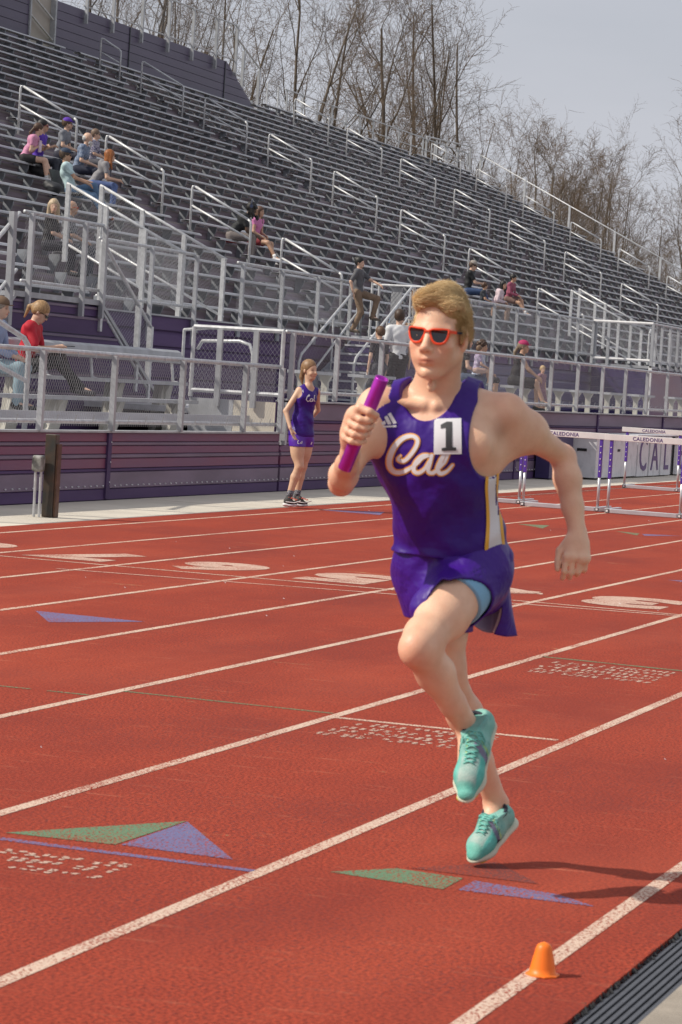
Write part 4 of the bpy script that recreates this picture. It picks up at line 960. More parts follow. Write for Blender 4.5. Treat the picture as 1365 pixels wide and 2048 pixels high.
# arms
def arm(F, sh, el, wr, k=.025):
    F.ell(lerp(sh, el, .1), (.055, .056, .072), None, .04); F.cone(sh, lerp(sh, el, .4), .053, .046, .03); F.cone(lerp(sh, el, .4), el, .046, .033, .03)
    F.cone(el, lerp(el, wr, .28), .036, .0405, .02); F.cone(lerp(el, wr, .28), lerp(el, wr, .65), .0405, .031, .02); F.cone(lerp(el, wr, .65), wr, .031, .0255, .02)
arm(BF, J['shR'], J['elR'], J['wrR']); arm(BF, J['shL'], J['elL'], J['wrL'])
BF.cone(J['chest']+LF*.12-FW*.02, lerp(J['shL'], J['elL'], .35), .06, .05, .06); BF.cone(J['chest']-LF*.12-FW*.02, lerp(J['shR'], J['elR'], .3), .06, .045, .06)
# legs
def leg(F, hip, kn, an, g=0):
    F.cone(hip, lerp(hip, kn, .55), .09+g, .075+g, .04); F.cone(lerp(hip, kn, .55), lerp(hip, kn, .88), .075+g, .054+g, .03); F.cone(lerp(hip, kn, .88), kn, .054+g, .048+g, .03); F.ell(lerp(hip, kn, .82)+FW*.02-LF*.025, (.032, .03, .045), None, .03)
    F.ell(kn+FW*.016, (.042, .044, .05), None, .02)
    bk = -FW
    F.cone(kn, lerp(kn, an, .3)+bk*.022, .046, .052, .03); F.cone(lerp(kn, an, .3)+bk*.022, lerp(kn, an, .66)+bk*.006, .052, .035, .03); F.cone(lerp(kn, an, .66)+bk*.006, an, .035, .03, .02)
    F.cone(kn, an, .039, .028, .02)
leg(BF, J['hipL'], J['knL'], J['anL']); leg(BF, J['hipR'], J['knR'], J['anR'])
for s_, toe in (('L', Lp(935, 1560, 8.1)), ('R', Lp(968, 1690, 8.58))):
    BF.cone(J['an'+s_], toe, .034, .03, .02); BF.ell(J['an'+s_]+LF*.028, (.012, .013, .014), None, .012); BF.ell(J['an'+s_]-LF*.03, (.012, .013, .014), None, .012)
# neck and head
HCn = Lp(880, 667, 8.13)
hf = unit(FW*1.0+LF*-.10-UPV*.03); hl = unit(np.cross(hf, UPV))*1.0
if hl@LF < 0: hl = -hl
hu = np.cross(hl, hf) if np.cross(hl, hf)@UPV > 0 else -np.cross(hl, hf)
tilt = .03; hl, hu = unit(hl*math.cos(tilt)-hu*math.sin(tilt)), unit(hu*math.cos(tilt)+hl*math.sin(tilt))
def H(f, l, u): return HCn+hf*f+hl*l+hu*u
HA = [hf, hl, hu]
BF.cone(J['neck']-UPV*.02-FW*.01, H(-.02, 0, -.08), .055, .0505, .04); BF.cone(J['neck']-FW*.0+LF*.034, H(-.015, .042, -.07), .024, .022, .04); BF.cone(J['neck']-LF*.034, H(-.015, -.042, -.07), .024, .022, .04)
BF.ell(H(.034, 0, -.155), (.014, .012, .016), HA, .025)                     # throat
def head(F, g=0):
    F.ell(H(-.012, 0, .033), (.094+g, .073+g, .085+g), HA, .03); F.ell(H(.022, 0, -.02), (.07, .058, .08), HA, .028)
    F.ell(H(.036, 0, -.085), (.05, .043, .038), HA, .03); F.ell(H(.072, 0, -.115), (.02, .021, .018), HA, .02)
    for sg in (-1, 1):
        F.cone(H(.0, sg*.058, -.055), H(.055, sg*.024, -.108), .016, .015, .025)                     # jaw line
        F.ell(H(.058, sg*.043, -.034), (.026, .024, .019), HA, .022); F.ell(H(.05, sg*.035, -.065), (.03, .024, .025), HA, .025)
        F.cone(H(.078, sg*.012, .012), H(.06, sg*.052, .012), .011, .01, .016)                        # brow
head(BF)
for sg in (-1, 1): BF.ell(H(.1, sg*.033, -.008), (.014, .021, .012), HA, .014, sub=True)
for sg in (-1, 1): BF.ell(H(.079, sg*.032, -.009), (.013, .014, .0115), HA, .004)                  # eyeballs under the glasses
BF.cone(H(.086, 0, .002), H(.108, 0, -.038), .0085, .0115, .012); BF.ell(H(.109, 0, -.043), (.0125, .0135, .0105), HA, .008)
for sg in (-1, 1): BF.ell(H(.098, sg*.0135, -.046), (.011, .0085, .0085), HA, .006); BF.ell(H(.105, sg*.0075, -.0535), (.006, .0035, .004), HA, .003, sub=True)
BF.ell(H(.079, 0, -.07), (.017, .032, .02), HA, .02)
BF.cone(H(.084, -.027, -.0755), H(.0935, 0, -.0735), .0036, .0056, .006); BF.cone(H(.0935, 0, -.0735), H(.084, .027, -.0755), .0056, .0036, .006); BF.ell(H(.0955, 0, -.0725), (.006, .011, .005), HA, .005)
BF.cone(H(.087, -.018, -.0838), H(.091, 0, -.0845), .005, .0068, .006); BF.cone(H(.091, 0, -.0845), H(.087, .018, -.0838), .0068, .005, .006)
BF.cone(H(.1, -.02, -.0788), H(.1, .02, -.0788), .0022, .0022, .002, sub=True)
BF.cone(H(.088, -.014, -.0965), H(.088, .014, -.0965), .0045, .0045, .008, sub=True)
for sg in (-1, 1):                                                                       # ears
    BF.ell(H(-.008, sg*.078, -.012), (.019, .009, .032), [unit(hf-hl*sg*-.3), unit(hl*sg+hf*-.3), hu], .008)
    BF.ell(H(-.004, sg*.088, -.008), (.0095, .006, .017), HA, .004, sub=True); BF.ell(H(.002, sg*.078, -.038), (.009, .006, .009), HA, .006)
# his left hand hanging half closed: palm, five fingers
def fingers(F, roots, dirs, lens, bend, r=.0092):
    """each finger its own tapering chain of three bones; bend(i) gives the directions of the bones"""
    for i in range(len(roots)):
        p = roots[i]
        for j in range(3):
            q = p+unit(dirs[i][j])*lens[i][j]; F.cone(p, q, r*(1-.1*j)*(.88 if i == 3 else 1), r*(.92-.1*j)*(.88 if i == 3 else 1), .004); p = q
wl = J['wrL']; kd = unit(Lp(1153, 1122, 8.31)-wl)
across = unit(A3(1, .15, .25)); across = unit(across-kd*(across@kd)); bk = np.cross(kd, across)
if bk[1] > 0: bk = -bk                                                # back of the hand looks at the camera
BF.cone(wl, wl+kd*.03, .027, .029, .015, flat=(bk, .72)); BF.cone(wl+kd*.03+across*.012, wl+kd*.082+across*.024, .026, .02, .012, flat=(bk, .62)); BF.cone(wl+kd*.03-across*.01, wl+kd*.08-across*.018, .025, .02, .012, flat=(bk, .62))
rts = [wl+kd*.085+across*x for x in (-.030, -.0095, .0115, .030)]
dr = []
for i in range(4):
    c1, c2, c3 = ((.5, 1.35, 1.9), (.65, 1.6, 2.2), (.75, 1.8, 2.4), (.85, 1.9, 2.5))[i]
    dr.append([kd*math.cos(c)-bk*math.sin(c)-across*.06 for c in (c1, c2, c3)])
fingers(BF, rts, dr, [(.042, .026, .022), (.045, .029, .023), (.041, .026, .022), (.033, .02, .019)], None, .0098)
for i in range(4): BF.ell(rts[i]+bk*.004, (.011, .011, .011), None, .008)
tb = wl+kd*.022-across*.022-bk*.004
BF.cone(tb, tb+unit(kd*.7-across*.55-bk*.2)*.045, .0165, .0125, .012); tp = tb+unit(kd*.7-across*.55-bk*.2)*.045
BF.cone(tp, tp+unit(kd*.95-across*.1-bk*.1)*.034, .0118, .0105, .006); tq = tp+unit(kd*.95-across*.1-bk*.1)*.034; BF.cone(tq, tq+unit(kd*1-bk*.2)*.026, .0105, .0085, .004)
# the baton and his right hand closed round it
BA, BB = Lp(764, 758, 7.75), Lp(690, 936, 7.86); bd_ = unit(BA-BB); br = .0195
wr = J['wrR']; toCam = A3(0, -1, 0); side = unit(np.cross(bd_, toCam)); side = side if side[0] > 0 else -side      # to the right, across the baton
tc_ = unit(np.cross(side, bd_)); tc_ = tc_ if tc_[1] < 0 else -tc_
gc = lerp(BA, BB, .56)                                              # middle of the grip
palm = gc-side*.03+tc_*-.012
BF.cone(wr, wr+(palm-wr)*.5, .028, .027, .015, flat=(tc_, .85)); BF.cone(palm-bd_*.03-tc_*.012, palm+bd_*.03-tc_*.014, .021, .021, .018); BF.cone(lerp(wr, palm, .5), palm+bd_*.015-tc_*.012, .026, .024, .02)
BF.cone(palm-bd_*.028-tc_*.02+side*.01, palm+bd_*.028-tc_*.02+side*.01, .016, .016, .015)
for i, s0 in enumerate((.039, .0145, -.0095, -.032)):                 # index, middle, ring, little finger
    c0 = gc+bd_*s0; rr = br+.0098; fr = (.0102, .0106, .0102, .009)[i]; dip = bd_*.012
    arc = [c0-side*(rr+.008)-tc_*.012-dip*.9, c0-side*(rr+.001)+tc_*.012-dip*.5, c0-side*.011+tc_*(rr+.001)-dip*.1, c0+side*.009+tc_*(rr)+dip*.35, c0+side*(rr-.006)+tc_*.012+dip*.7, c0+side*(rr-.004)-tc_*.004+dip*.9]
    if i == 3: arc = arc[:-1]
    for j in range(len(arc)-1): BF.cone(arc[j], arc[j+1], fr*(1.08-.05*j), fr*(1.03-.05*j), .004)
    for j in (1, 3): BF.ell(arc[j], (fr*1.1,)*3, None, .004)
t0 = palm+bd_*.028+tc_*.004-side*.008; t1 = gc+bd_*.062-side*.026+tc_*.014; t2 = gc+bd_*.068+side*.004+tc_*(br+.009); t3 = gc+bd_*.063+side*.026+tc_*(br+.002)
BF.cone(t0, t1, .0155, .0125, .012); BF.cone(t1, t2, .0125, .0115, .005); BF.cone(t2, t3, .0115, .0095, .004)
me = BF.mesh('body', 1)
LIP = H(.1, 0, -.079); CH1 = H(.07, .05, -.045); CH2 = H(.07, -.05, -.045); NO = H(.115, 0, -.042)
def skin_tint(co):
    t = np.ones((len(co), 3))
    red = A3(1.02, .72, .68); deep = A3(.86, .56, .54); pale = A3(1.05, 1.06, 1.08)
    def mixc(w, c): nonlocal t; t = t*(1-w)+t*c*w
    rel = co-HCn; f, l, u = rel@hf, rel@hl, rel@hu
    lip = np.exp(-((l/.0255)**4+((u+.079)/.0085)**4))*(f > .07); mixc(lip[:, None], deep)
    ml = np.exp(-((l/.0205)**4+((u+.0785)/.0026)**4))*(f > .07); mixc(ml[:, None]*.75, A3(.35, .24, .24))  # shade between the lips painted as a dark line in the skin colour
    for sg in (-1, 1): mixc(near(co, H(.107, sg*.0075, -.0535), .0032)*.8, A3(.4, .25, .22))  # dark of the nostril hollows painted into the skin colour
    for c in (CH1, CH2): mixc(near(co, c, .022)*.55, red)
    mixc(near(co, NO, .013)*.5, red); mixc(near(co, H(.02, .03, -.12), .04)*.25, A3(.85, .8, .78))
    for c in (H(-.005, .085, -.012), H(-.005, -.085, -.012)): mixc(near(co, c, .02)*.6, red)
    brow = np.exp(-(((np.abs(l)-.034)/.017)**4+((u-.012)/.0045)**4))*(f > .05); mixc(brow[:, None]*.6, A3(.55, .42, .3))
    for c, r in ((J['knL']+FW*.05, .045), (J['knR']+FW*.05, .04), (J['elR'], .035), (J['elL'], .035), (J['shL']+UPV*.03, .05), (J['shR']+UPV*.03, .04)): mixc(near(co, c, r)*.4, red)
    for c in (J['hipL'], J['hipR']): mixc(near(co, c, .2)*.5, pale)
    mixc(near(co, Lp(1008, 862, 8.15), .022)*.55, A3(.5, .38, .3))               # darker, browner spot at his left armpit
    kn = near(co, palm+tc_*.02, .05); mixc(kn*.2, red)
    return t
vcol(me, skin_tint); body = rlink('body', me, skin)
# ---------------------------------------------------------------- singlet
def tube_frame(c): return c
SF = Field(tuple(J['pel']+A3(-.34, -.3, -.06)), tuple(J['neck']+A3(.33, .28, .1)), .0042)
torso(SF, .011)
for s_, sg in (('R', -1), ('L', 1)):
    SF.cone(J['neck']-UPV*.03-FW*.02, J['sh'+s_]+UPV*.028, .056, .046, .05); SF.ell(J['chest']+LF*sg*.085+FW*.085+UPV*.03, (.09, .043, .068), [LF, FW, UPV], .04)
    SF.cone(J['neck']+UPV*.03-FW*.035, J['sh'+s_]+UPV*.02-FW*.02, .046, .041, .05)
tdir = unit(J['neck']-J['pel'])
SF.cone(J['chest']-LF*.12-FW*.02, lerp(J['shR'], J['elR'], .16), .073, .062, .06); SF.cone(J['chest']-LF*.12-FW*.01-tdir*.06, J['chest']-LF*.15+tdir*.02, .066, .066, .05)
X_, Y_, Z_ = SF.coords()
def proj_(c, ax): return (X_-c[0])*ax[0]+(Y_-c[1])*ax[1]+(Z_-c[2])*ax[2]
lat = proj_(J['chest'], LF); fwd = proj_(J['chest'], FW); hgt = proj_(J['chest'], tdir)
zr = np.broadcast_to(Z_, SF.d.shape)
# loose cloth: flares towards the hem, with folds sweeping down from the chest
dn = np.clip((-hgt-.02)/.3, 0, 1)
fold = np.sin(lat*34+hgt*26+1.3*np.sin(hgt*23+fwd*9))*.5+np.sin(lat*19-hgt*41+2.2+1.1*np.sin(lat*30))*.5
fold2 = np.sin(hgt*62+lat*22+2*np.sin(lat*17))*np.exp(-((hgt+.3)/.07)**2)
SF.d = SF.d-dn*.019-fold*(.0016+.0075*dn)-fold2*.006
SF.ell(J['neck']+FW*.075+UPV*.03-LF*.008, (.084, .11, .107), [LF, FW, UPV], .0, sub=True)      # scooped neck
SF.ell(J['neck']-FW*.03+UPV*.06, (.082, .09, .085), [LF, FW, UPV], .0, sub=True)
for s_, sg in (('R', -1), ('L', 1)):                                                          # arm holes
    c = J['chest']+LF*sg*(.178 if sg > 0 else .262)+tdir*(.088 if sg > 0 else .11); SF.ell(c, (.074 if sg > 0 else .058, .16, .138 if sg > 0 else .085), [LF, FW, tdir], 0, sub=True)
    SF.ell(J['sh'+s_]+LF*sg*(.004 if sg > 0 else .03)+UPV*.05, (.082 if sg > 0 else .072, .13, .11 if sg > 0 else .085), [LF, FW, UPV], 0, sub=True)
SF.half(Lp(895, 1114, 8.3), -unit(UPV*1+LF*.03))
inn = SF.copy()
me = SF.mesh('singlet', 1); sing = rlink('singlet', me, jersey); sing['label'] = 'purple sleeveless singlet with Cal script and number 1 bib'
dgs = BVHTree.FromPolygons([v.co.copy() for v in me.vertices], [tuple(p.vertices) for p in me.polygons])
def on_cloth(bvh, px, py, dep0=7.6, off=.0022):
    """point of the cloth seen at a pixel of the photograph, lifted a hair off it"""
    a = Lp(px, py, 7.2); d = unit(Lp(px, py, 9)-a); hit = bvh.ray_cast(V3(a), V3(d), 4)
    if hit[0] is None: return None
    n = hit[1]; n = n if n.dot(V3(d)) < 0 else -n
    return hit[0]-V3(d)*off
def decal_poly(name, poly, m, parent, bvh, off, cell=5, holes=()):
    """flat print cut to a polygon (pixel outline measured on the photograph), laid on the cloth as a fine grid"""
    xs = [p[0] for p in poly]; ys = [p[1] for p in poly]; bm = bmesh.new()
    vs = [bm.verts.new((x, y, 0)) for x, y in poly]; f = bm.faces.new(vs); 
    x = min(xs)+cell
    while x < max(xs): bmesh.ops.bisect_plane(bm, geom=bm.verts[:]+bm.edges[:]+bm.faces[:], plane_co=(x, 0, 0), plane_no=(1, 0, 0)); x += cell
    y = min(ys)+cell
    while y < max(ys): bmesh.ops.bisect_plane(bm, geom=bm.verts[:]+bm.edges[:]+bm.faces[:], plane_co=(0, y, 0), plane_no=(0, 1, 0)); y += cell
    bad = []
    for v in bm.verts:
        p = on_cloth(bvh, v.co.x, v.co.y, off=off)
        if p is None: bad.append(v)
        else: v.co = p
    bmesh.ops.delete(bm, geom=bad, context='VERTS'); bmesh.ops.triangulate(bm, faces=bm.faces[:])
    me = bpy.data.meshes.new(name); bm.to_mesh(me); bm.free(); return rlink(name, me, m, parent, False)
def ribbon(pts, wid, name, m, parent, bvh, off, step=1.6):
    """brush stroke: centre line through pixel points with a width at each, laid on the cloth"""
    P = [np.array(p, float) for p in pts]; out = []; ws = []
    for i in range(len(P)-1):                                        # Catmull-Rom
        p0 = P[max(i-1, 0)]; p1 = P[i]; p2 = P[i+1]; p3 = P[min(i+2, len(P)-1)]; n = max(2, int(np.linalg.norm(p2-p1)/step))
        for k in range(n):
            t = k/n; out.append(.5*((2*p1)+(-p0+p2)*t+(2*p0-5*p1+4*p2-p3)*t*t+(-p0+3*p1-3*p2+p3)*t**3)); ws.append(wid[i]+(wid[i+1]-wid[i])*t)
    out.append(P[-1]); ws.append(wid[-1]); n = len(out); b = MB(); rows = []
    vs = []
    for i in range(n):
        d = out[min(i+1, n-1)]-out[max(i-1, 0)]; d /= max(np.linalg.norm(d), 1e-6); nn = np.array([-d[1], d[0]]); row = []
        for s_ in (-1, -.5, 0, .5, 1):
            q = out[i]+nn*ws[i]/2*s_; row.append(on_cloth(bvh, q[0], q[1], off=off))
        rows.append(row)
    for i in range(n-1):
        for j in range(4):
            q = [rows[i][j], rows[i][j+1], rows[i+1][j+1], rows[i+1][j]]
            if all(x is not None for x in q): b.add(q, [(0, 1, 2, 3)])
    for e_, i in ((0, 0), (1, n-1)):                                 # round ends
        c = out[i]; ring = []
        for k in range(10): a = 2*PI*k/10; ring.append(on_cloth(bvh, c[0]+math.cos(a)*ws[i]/2, c[1]+math.sin(a)*ws[i]/2, off=off))
        if all(x is not None for x in ring): b.add(ring, [tuple(range(10))])
    me = b.mesh(name, fix=False); return me
def strokes(name, strokes_, grow, m, parent, bvh, off):
    me_all = bmesh.new()
    for pts, wid in strokes_:
        me = ribbon(pts, [w+grow for w in wid], name, m, parent, bvh, off); me_all.from_mesh(me); bpy.data.meshes.remove(me)
    me = bpy.data.meshes.new(name); me_all.to_mesh(me); me_all.free(); return rlink(name, me, m, parent, False)
CAL = [  # the word Cal in brush script
 ([(801, 912), (797, 919), (808, 922), (820, 912), (833, 893), (835, 879), (824, 872), (806, 877), (790, 893), (780, 915), (780, 933), (790, 944), (806, 944), (822, 936)], [4, 8, 9, 9, 9, 9, 9, 11, 13, 14, 13, 11, 10, 8]),
 ([(822, 936), (834, 928), (846, 916), (858, 911)], [8, 7, 7, 8]),
 ([(858, 911), (845, 912), (832, 925), (828, 940), (837, 946), (850, 938), (860, 922)], [8, 9, 10, 10, 9, 8, 8]),
 ([(864, 911), (860, 928), (857, 942), (866, 946), (878, 937), (890, 925)], [9, 9, 9, 9, 7, 6]),
 ([(890, 925), (898, 905), (900, 890), (892, 884)], [7, 7, 7, 6]),
 ([(896, 896), (884, 918), (876, 938), (882, 947), (895, 942), (906, 930)], [9, 11, 11, 10, 7, 5])]
CAL = [(p_, [w*.8 for w in ws_]) for p_, ws_ in CAL]
strokes('script_outline', CAL, 5.0, peach, sing, dgs, .0024)
strokes('script_letters', CAL, 0, whitef, sing, dgs, .0040)
decal_poly('number_bib', [(869, 837), (923, 836), (924, 908), (868, 909)], bibp, sing, dgs, .0056, 6)
decal_poly('bib_number', [(882, 849), (894, 843), (905, 843), (905, 894), (913, 895), (913, 901), (884, 902), (884, 896), (892, 895), (892, 855), (882, 857)], ink, sing, dgs, .0072, 6)
for q in ([(763, 845), (770, 841), (773, 848), (765, 850)], [(769, 834), (775, 831), (784, 848), (776, 849)], [(776, 828), (782, 825), (794, 846), (787, 848)]): decal_poly('chest_logo', q, whitef, sing, dgs, .0026, 4)
decal_poly('chest_logo', [(763, 852), (793, 850), (793, 854), (764, 855)], whitef, sing, dgs, .0026, 4)
# side panel: white with a gold stripe on each edge, running down his left flank
pn = [(975, 934), (995, 934), (998, 960), (1000, 990), (1004, 1030), (1008, 1070), (1010, 1099), (972, 1100), (975, 1060), (975, 1010), (973, 970)]
decal_poly('side_panel', pn, whitef, sing, dgs, .0026, 6)
strokes('panel_stripe', [([(977, 936), (974, 975), (976, 1010), (977, 1050), (974, 1098)], [6, 6, 6, 7, 8])], 0, gold, sing, dgs, .0042)
strokes('panel_stripe', [([(997, 940), (996, 985), (1001, 1020), (1005, 1060), (1009, 1096)], [5, 4, 5, 6, 6])], 0, gold, sing, dgs, .0042)
# ---------------------------------------------------------------- shorts
HF = Field(tuple(J['pel']+A3(-.3, -.42, -.33)), tuple(J['pel']+A3(.3, .28, .14)), .0042)
def shorts_form(F, g):
    ax = [LF, FW, UPV]
    F.ell(lerp(J['pel'], J['waist'], -.25), (.162+g, .126+g, .11+g), ax, .04)
    torso(F, .009)
    kL = lerp(J['hipL'], J['knL'], .52); F.cone(J['hipL']+LF*.008, kL, .098+g, .09+g, .05)
    kR = lerp(J['hipR'], J['knR'], .6); F.cone(J['hipR']-LF*.012+FW*.0, kR-LF*.004, .096+g, .088+g, .05)
shorts_form(HF, .006)
fl = unit(Lp(1030, 1270, 8.55)-Lp(985, 1120, 8.36))                                # the back of the left leg blown out behind
HF.cone(Lp(965, 1130, 8.36), Lp(975, 1185, 8.42), .075, .06, .05, flat=(FW, .8))
X_, Y_, Z_ = HF.coords(); lat = proj_(J['pel'], LF); fwd = proj_(J['pel'], FW); hgt = proj_(J['pel'], UPV)
dn = np.clip(-hgt/.12, 0, 1); fold = np.sin(lat*42+hgt*12+1.2*np.sin(hgt*20))*.5+np.sin(lat*24-hgt*34+1.0*np.sin(lat*18))*.5
gat = np.sin(lat*75)*np.exp(-((hgt-.03)/.045)**2)
HF.d = HF.d-fold*(.0025+.006*dn)-gat*.0018
ins = HF.copy(); HF.d = np.maximum(HF.d, -(ins.d+.0068))
# hems: the raised leg is cut by a slanting curved plane, the other hangs lower
thd = unit(J['knL']-J['hipL']); hemc = Lp(905, 1185, 8.16)
spl = (X_-J['pel'][0])*LF[0]+(Y_-J['pel'][1])*LF[1]
cutL = (X_-hemc[0])*thd[0]+(Y_-hemc[1])*thd[1]+(Z_-hemc[2])*thd[2]-.022+.9*np.maximum(spl-.06, 0)
thR = unit(J['knR']-J['hipR']); hr_ = Lp(815, 1236, 8.35); cutR = (X_-hr_[0])*thR[0]+(Y_-hr_[1])*thR[1]+(Z_-hr_[2])*thR[2]
bl_ = np.clip((spl+.0)/.05+.2, 0, 1); back_ = np.clip(-(fwd+.02)/.06, 0, 1)
cut = cutR*(1-bl_)+cutL*bl_-back_*bl_*.1
HF.d = np.maximum(HF.d, cut); HF.half(Lp(1000, 1262, 8.5), -UPV); HF.half(J['pel']+UPV*.085, UPV)
me = HF.mesh('shorts', 1); sho = rlink('shorts', me, short_m); sho['label'] = 'purple running shorts with light blue liner showing under the raised leg'
GF = Field(tuple(J['hipL']+A3(-.22, -.3, -.3)), tuple(J['hipL']+A3(.22, .25, .12)), .005)
GF.cone(J['hipL'], lerp(J['hipL'], J['knL'], .42), .099, .0885, .02); GF.half(lerp(J['hipL'], J['knL'], .36), thd)
rlink('liner', GF.mesh('liner', 1), liner, sho)
def cloth_sheet(name, rows, m, th=.003):
    """a hanging sheet of cloth through rows of points, given a real thickness"""
    n = len(rows[0]); b = MB(); P1 = [[np.array(p) for p in r] for r in rows]; k = 6; fine = []
    def cr(p0, p1, p2, p3, t): return .5*((2*p1)+(-p0+p2)*t+(2*p0-5*p1+4*p2-p3)*t*t+(-p0+3*p1-3*p2+p3)*t**3)
    for r_ in P1: fine.append([cr(r_[max(i-1, 0)], r_[i], r_[min(i+1, n-1)], r_[min(i+2, n-1)], t/k) for i in range(n-1) for t in range(k)]+[r_[-1]])
    g = []; mr_ = len(fine)
    for i in range(mr_-1):
        for t in range(k): g.append([cr(fine[max(i-1, 0)][j], fine[i][j], fine[i+1][j], fine[min(i+2, mr_-1)][j], t/k) for j in range(len(fine[0]))])
    g.append(fine[-1]); R0, C0 = len(g), len(g[0]); vs = [p for r_ in g for p in r_]
    me = MB().add(vs, [(i*C0+j, i*C0+j+1, (i+1)*C0+j+1, (i+1)*C0+j) for i in range(R0-1) for j in range(C0-1)]).mesh(name); o = rlink(name, me, m, sho)
    sm = o.modifiers.new('thickness', 'SOLIDIFY'); sm.thickness = th; return o
cloth_sheet('flap_inside', [[Lp(940, 1180, 8.36), Lp(962, 1176, 8.42), Lp(985, 1170, 8.45), Lp(1004, 1165, 8.4)], [Lp(948, 1215, 8.36), Lp(968, 1212, 8.43), Lp(988, 1210, 8.46), Lp(1007, 1205, 8.42)], [Lp(944, 1248, 8.36), Lp(964, 1262, 8.44), Lp(984, 1266, 8.47), Lp(1002, 1262, 8.45)]], inner_m)
cloth_sheet('flap_piping', [[Lp(1000, 1190, 8.415), Lp(1007, 1190, 8.405)], [Lp(999, 1225, 8.42), Lp(1006, 1225, 8.41)], [Lp(986, 1264, 8.44), Lp(991, 1267, 8.43)]], whitef)
cloth_sheet('liner_edge', [[Lp(950, 1180, 8.27), Lp(975, 1174, 8.3), Lp(1002, 1165, 8.34)], [Lp(958, 1210, 8.29), Lp(972, 1204, 8.32), Lp(992, 1192, 8.36)], [Lp(945, 1240, 8.33), Lp(962, 1234, 8.35), Lp(978, 1215, 8.38)]], liner)
cloth_sheet('flap_outside', [[Lp(990, 1135, 8.33), Lp(1008, 1140, 8.36), Lp(1017, 1145, 8.44)], [Lp(1002, 1185, 8.38), Lp(1014, 1185, 8.4), Lp(1020, 1188, 8.46)], [Lp(1003, 1230, 8.4), Lp(1017, 1230, 8.42), Lp(1026, 1232, 8.47)], [Lp(988, 1268, 8.42), Lp(1012, 1273, 8.44), Lp(1034, 1272, 8.48)]], short_m)
# ---------------------------------------------------------------- hair
hb = Field(tuple(HCn-.17), tuple(HCn+.17), .0032)
hb.ell(H(-.02, 0, .042), (.098, .0745, .086), HA, .02); hb.ell(H(-.05, 0, .0), (.07, .073, .07), HA, .02)
rh = random.Random(4)
hb.ell(H(.035, -.014, .1), (.05, .034, .03), HA, .03); hb.ell(H(.02, .012, .106), (.056, .028, .032), HA, .03); hb.ell(H(-.03, 0, .1), (.06, .036, .03), HA, .03)
hb.ell(H(.058, -.038, .088), (.028, .028, .022), HA, .025); hb.ell(H(.045, .04, .086), (.034, .026, .026), HA, .02)
for i in range(0):
    a = rh.uniform(-1, 1); q = H(rh.uniform(-.03, .07), a*.065, .115+rh.uniform(-.01, .012)-abs(a)*.02); hb.cone(q, q+hf*rh.uniform(-.02, .02)+hl*rh.uniform(.01, .03)-hu*rh.uniform(.0, .012), .008, .004, .006)
hb.ell(H(.1, 0, -.02), (.07, .088, .105), HA, .006, sub=True); hb.ell(H(.11, -.01, .045), (.05, .055, .045), HA, .012, sub=True)                       # the face stays free
hb.ell(H(.085, -.03, .035), (.05, .04, .035), HA, .01, sub=True)
for sg in (-1, 1): hb.ell(H(.0, sg*.088, -.022), (.036, .03, .046), HA, .004, sub=True); hb.cone(H(.012, sg*.075, .02), H(.012, sg*.0745, -.022), .0085, .005, .006)
hb.half(H(-.05, 0, -.068), -hu)
hair = rlink('hair', hb.mesh('hair', 1), hair_m)
hv = BVHTree.FromPolygons([v.co.copy() for v in hair.data.vertices], [tuple(p.vertices) for p in hair.data.polygons])
segs = []
for i in range(15000):                                                            # separate locks and strands combed back and over
    th = rh.uniform(0, 2*PI); ph = rh.uniform(-.25, 1.5); d = hf*math.cos(th)*math.cos(ph)+hl*math.sin(th)*math.cos(ph)+hu*math.sin(ph)
    hit = hv.ray_cast(V3(H(-.01, 0, .03)+d*.2), V3(-d), .25)
    if hit[0] is None: continue
    p = np.array(hit[0]); n = np.array(hit[1]); n = n if n@d > 0 else -n; rel = p-HCn
    top = (rel@hu) > .07
    flow = (hl*.9-hf*.25+hu*.1 if rel@hf > 0 else hl*.5-hf*.6) if top else (-hf*.55-hu*.75)
    flow = flow+np.array([rh.gauss(0, .12) for _ in range(3)]); flow = flow-n*(flow@n); flow = unit(flow); L_ = rh.uniform(.02, .042); q = p+n*.0005
    for k in range(3):
        q2 = q+flow*L_/3+n*(.0016 if k < 2 else -.0012)*rh.uniform(.3, 1.6); segs.append((*q, *q2, .00055*(1.25-.3*k), .00055*(.95-.3*k))); q = q2; flow = unit(flow+np.array([rh.gauss(0, .12) for _ in range(3)]))
o = rlink('hair_strand', seg_mesh('hair_strand', segs, hair_l, 3), None, hair); o['kind'] = 'stuff'
# ---------------------------------------------------------------- sunglasses
sg_ = empty('sunglasses', HCn, 'orange-red framed sunglasses with dark lenses worn by the runner', 'sunglasses'); sg_.parent = RB
sg_.location = V3(HCn); del sg_['category']; del sg_['label']
def Hs(f, l, u): return hf*f+hl*l+hu*u
def lens_outline(sgn, grow):
    pts = [(.0085, .010), (.03, .0135), (.056, .0145), (.0615, .009), (.0585, -.009), (.051, -.0225), (.036, -.0275), (.021, -.0235), (.0125, -.0095)]
    c = A3(.034, -.004); out = []
    m_ = len(pts)
    for i in range(m_):
        for t in (0, .34, .67):
            p0, p1, p2, p3 = [np.array(pts[(i+j) % m_]) for j in (-1, 0, 1, 2)]
            q = .5*((2*p1)+(-p0+p2)*t+(2*p0-5*p1+4*p2-p3)*t*t+(-p0+3*p1-3*p2+p3)*t**3); v = q-c; l = np.linalg.norm(v); q = c+v*(l+grow)/l
            wrap = .098-((q[0]-.008)**2)*4.2; out.append(Hs(wrap, sgn*q[0], q[1]))
    return out
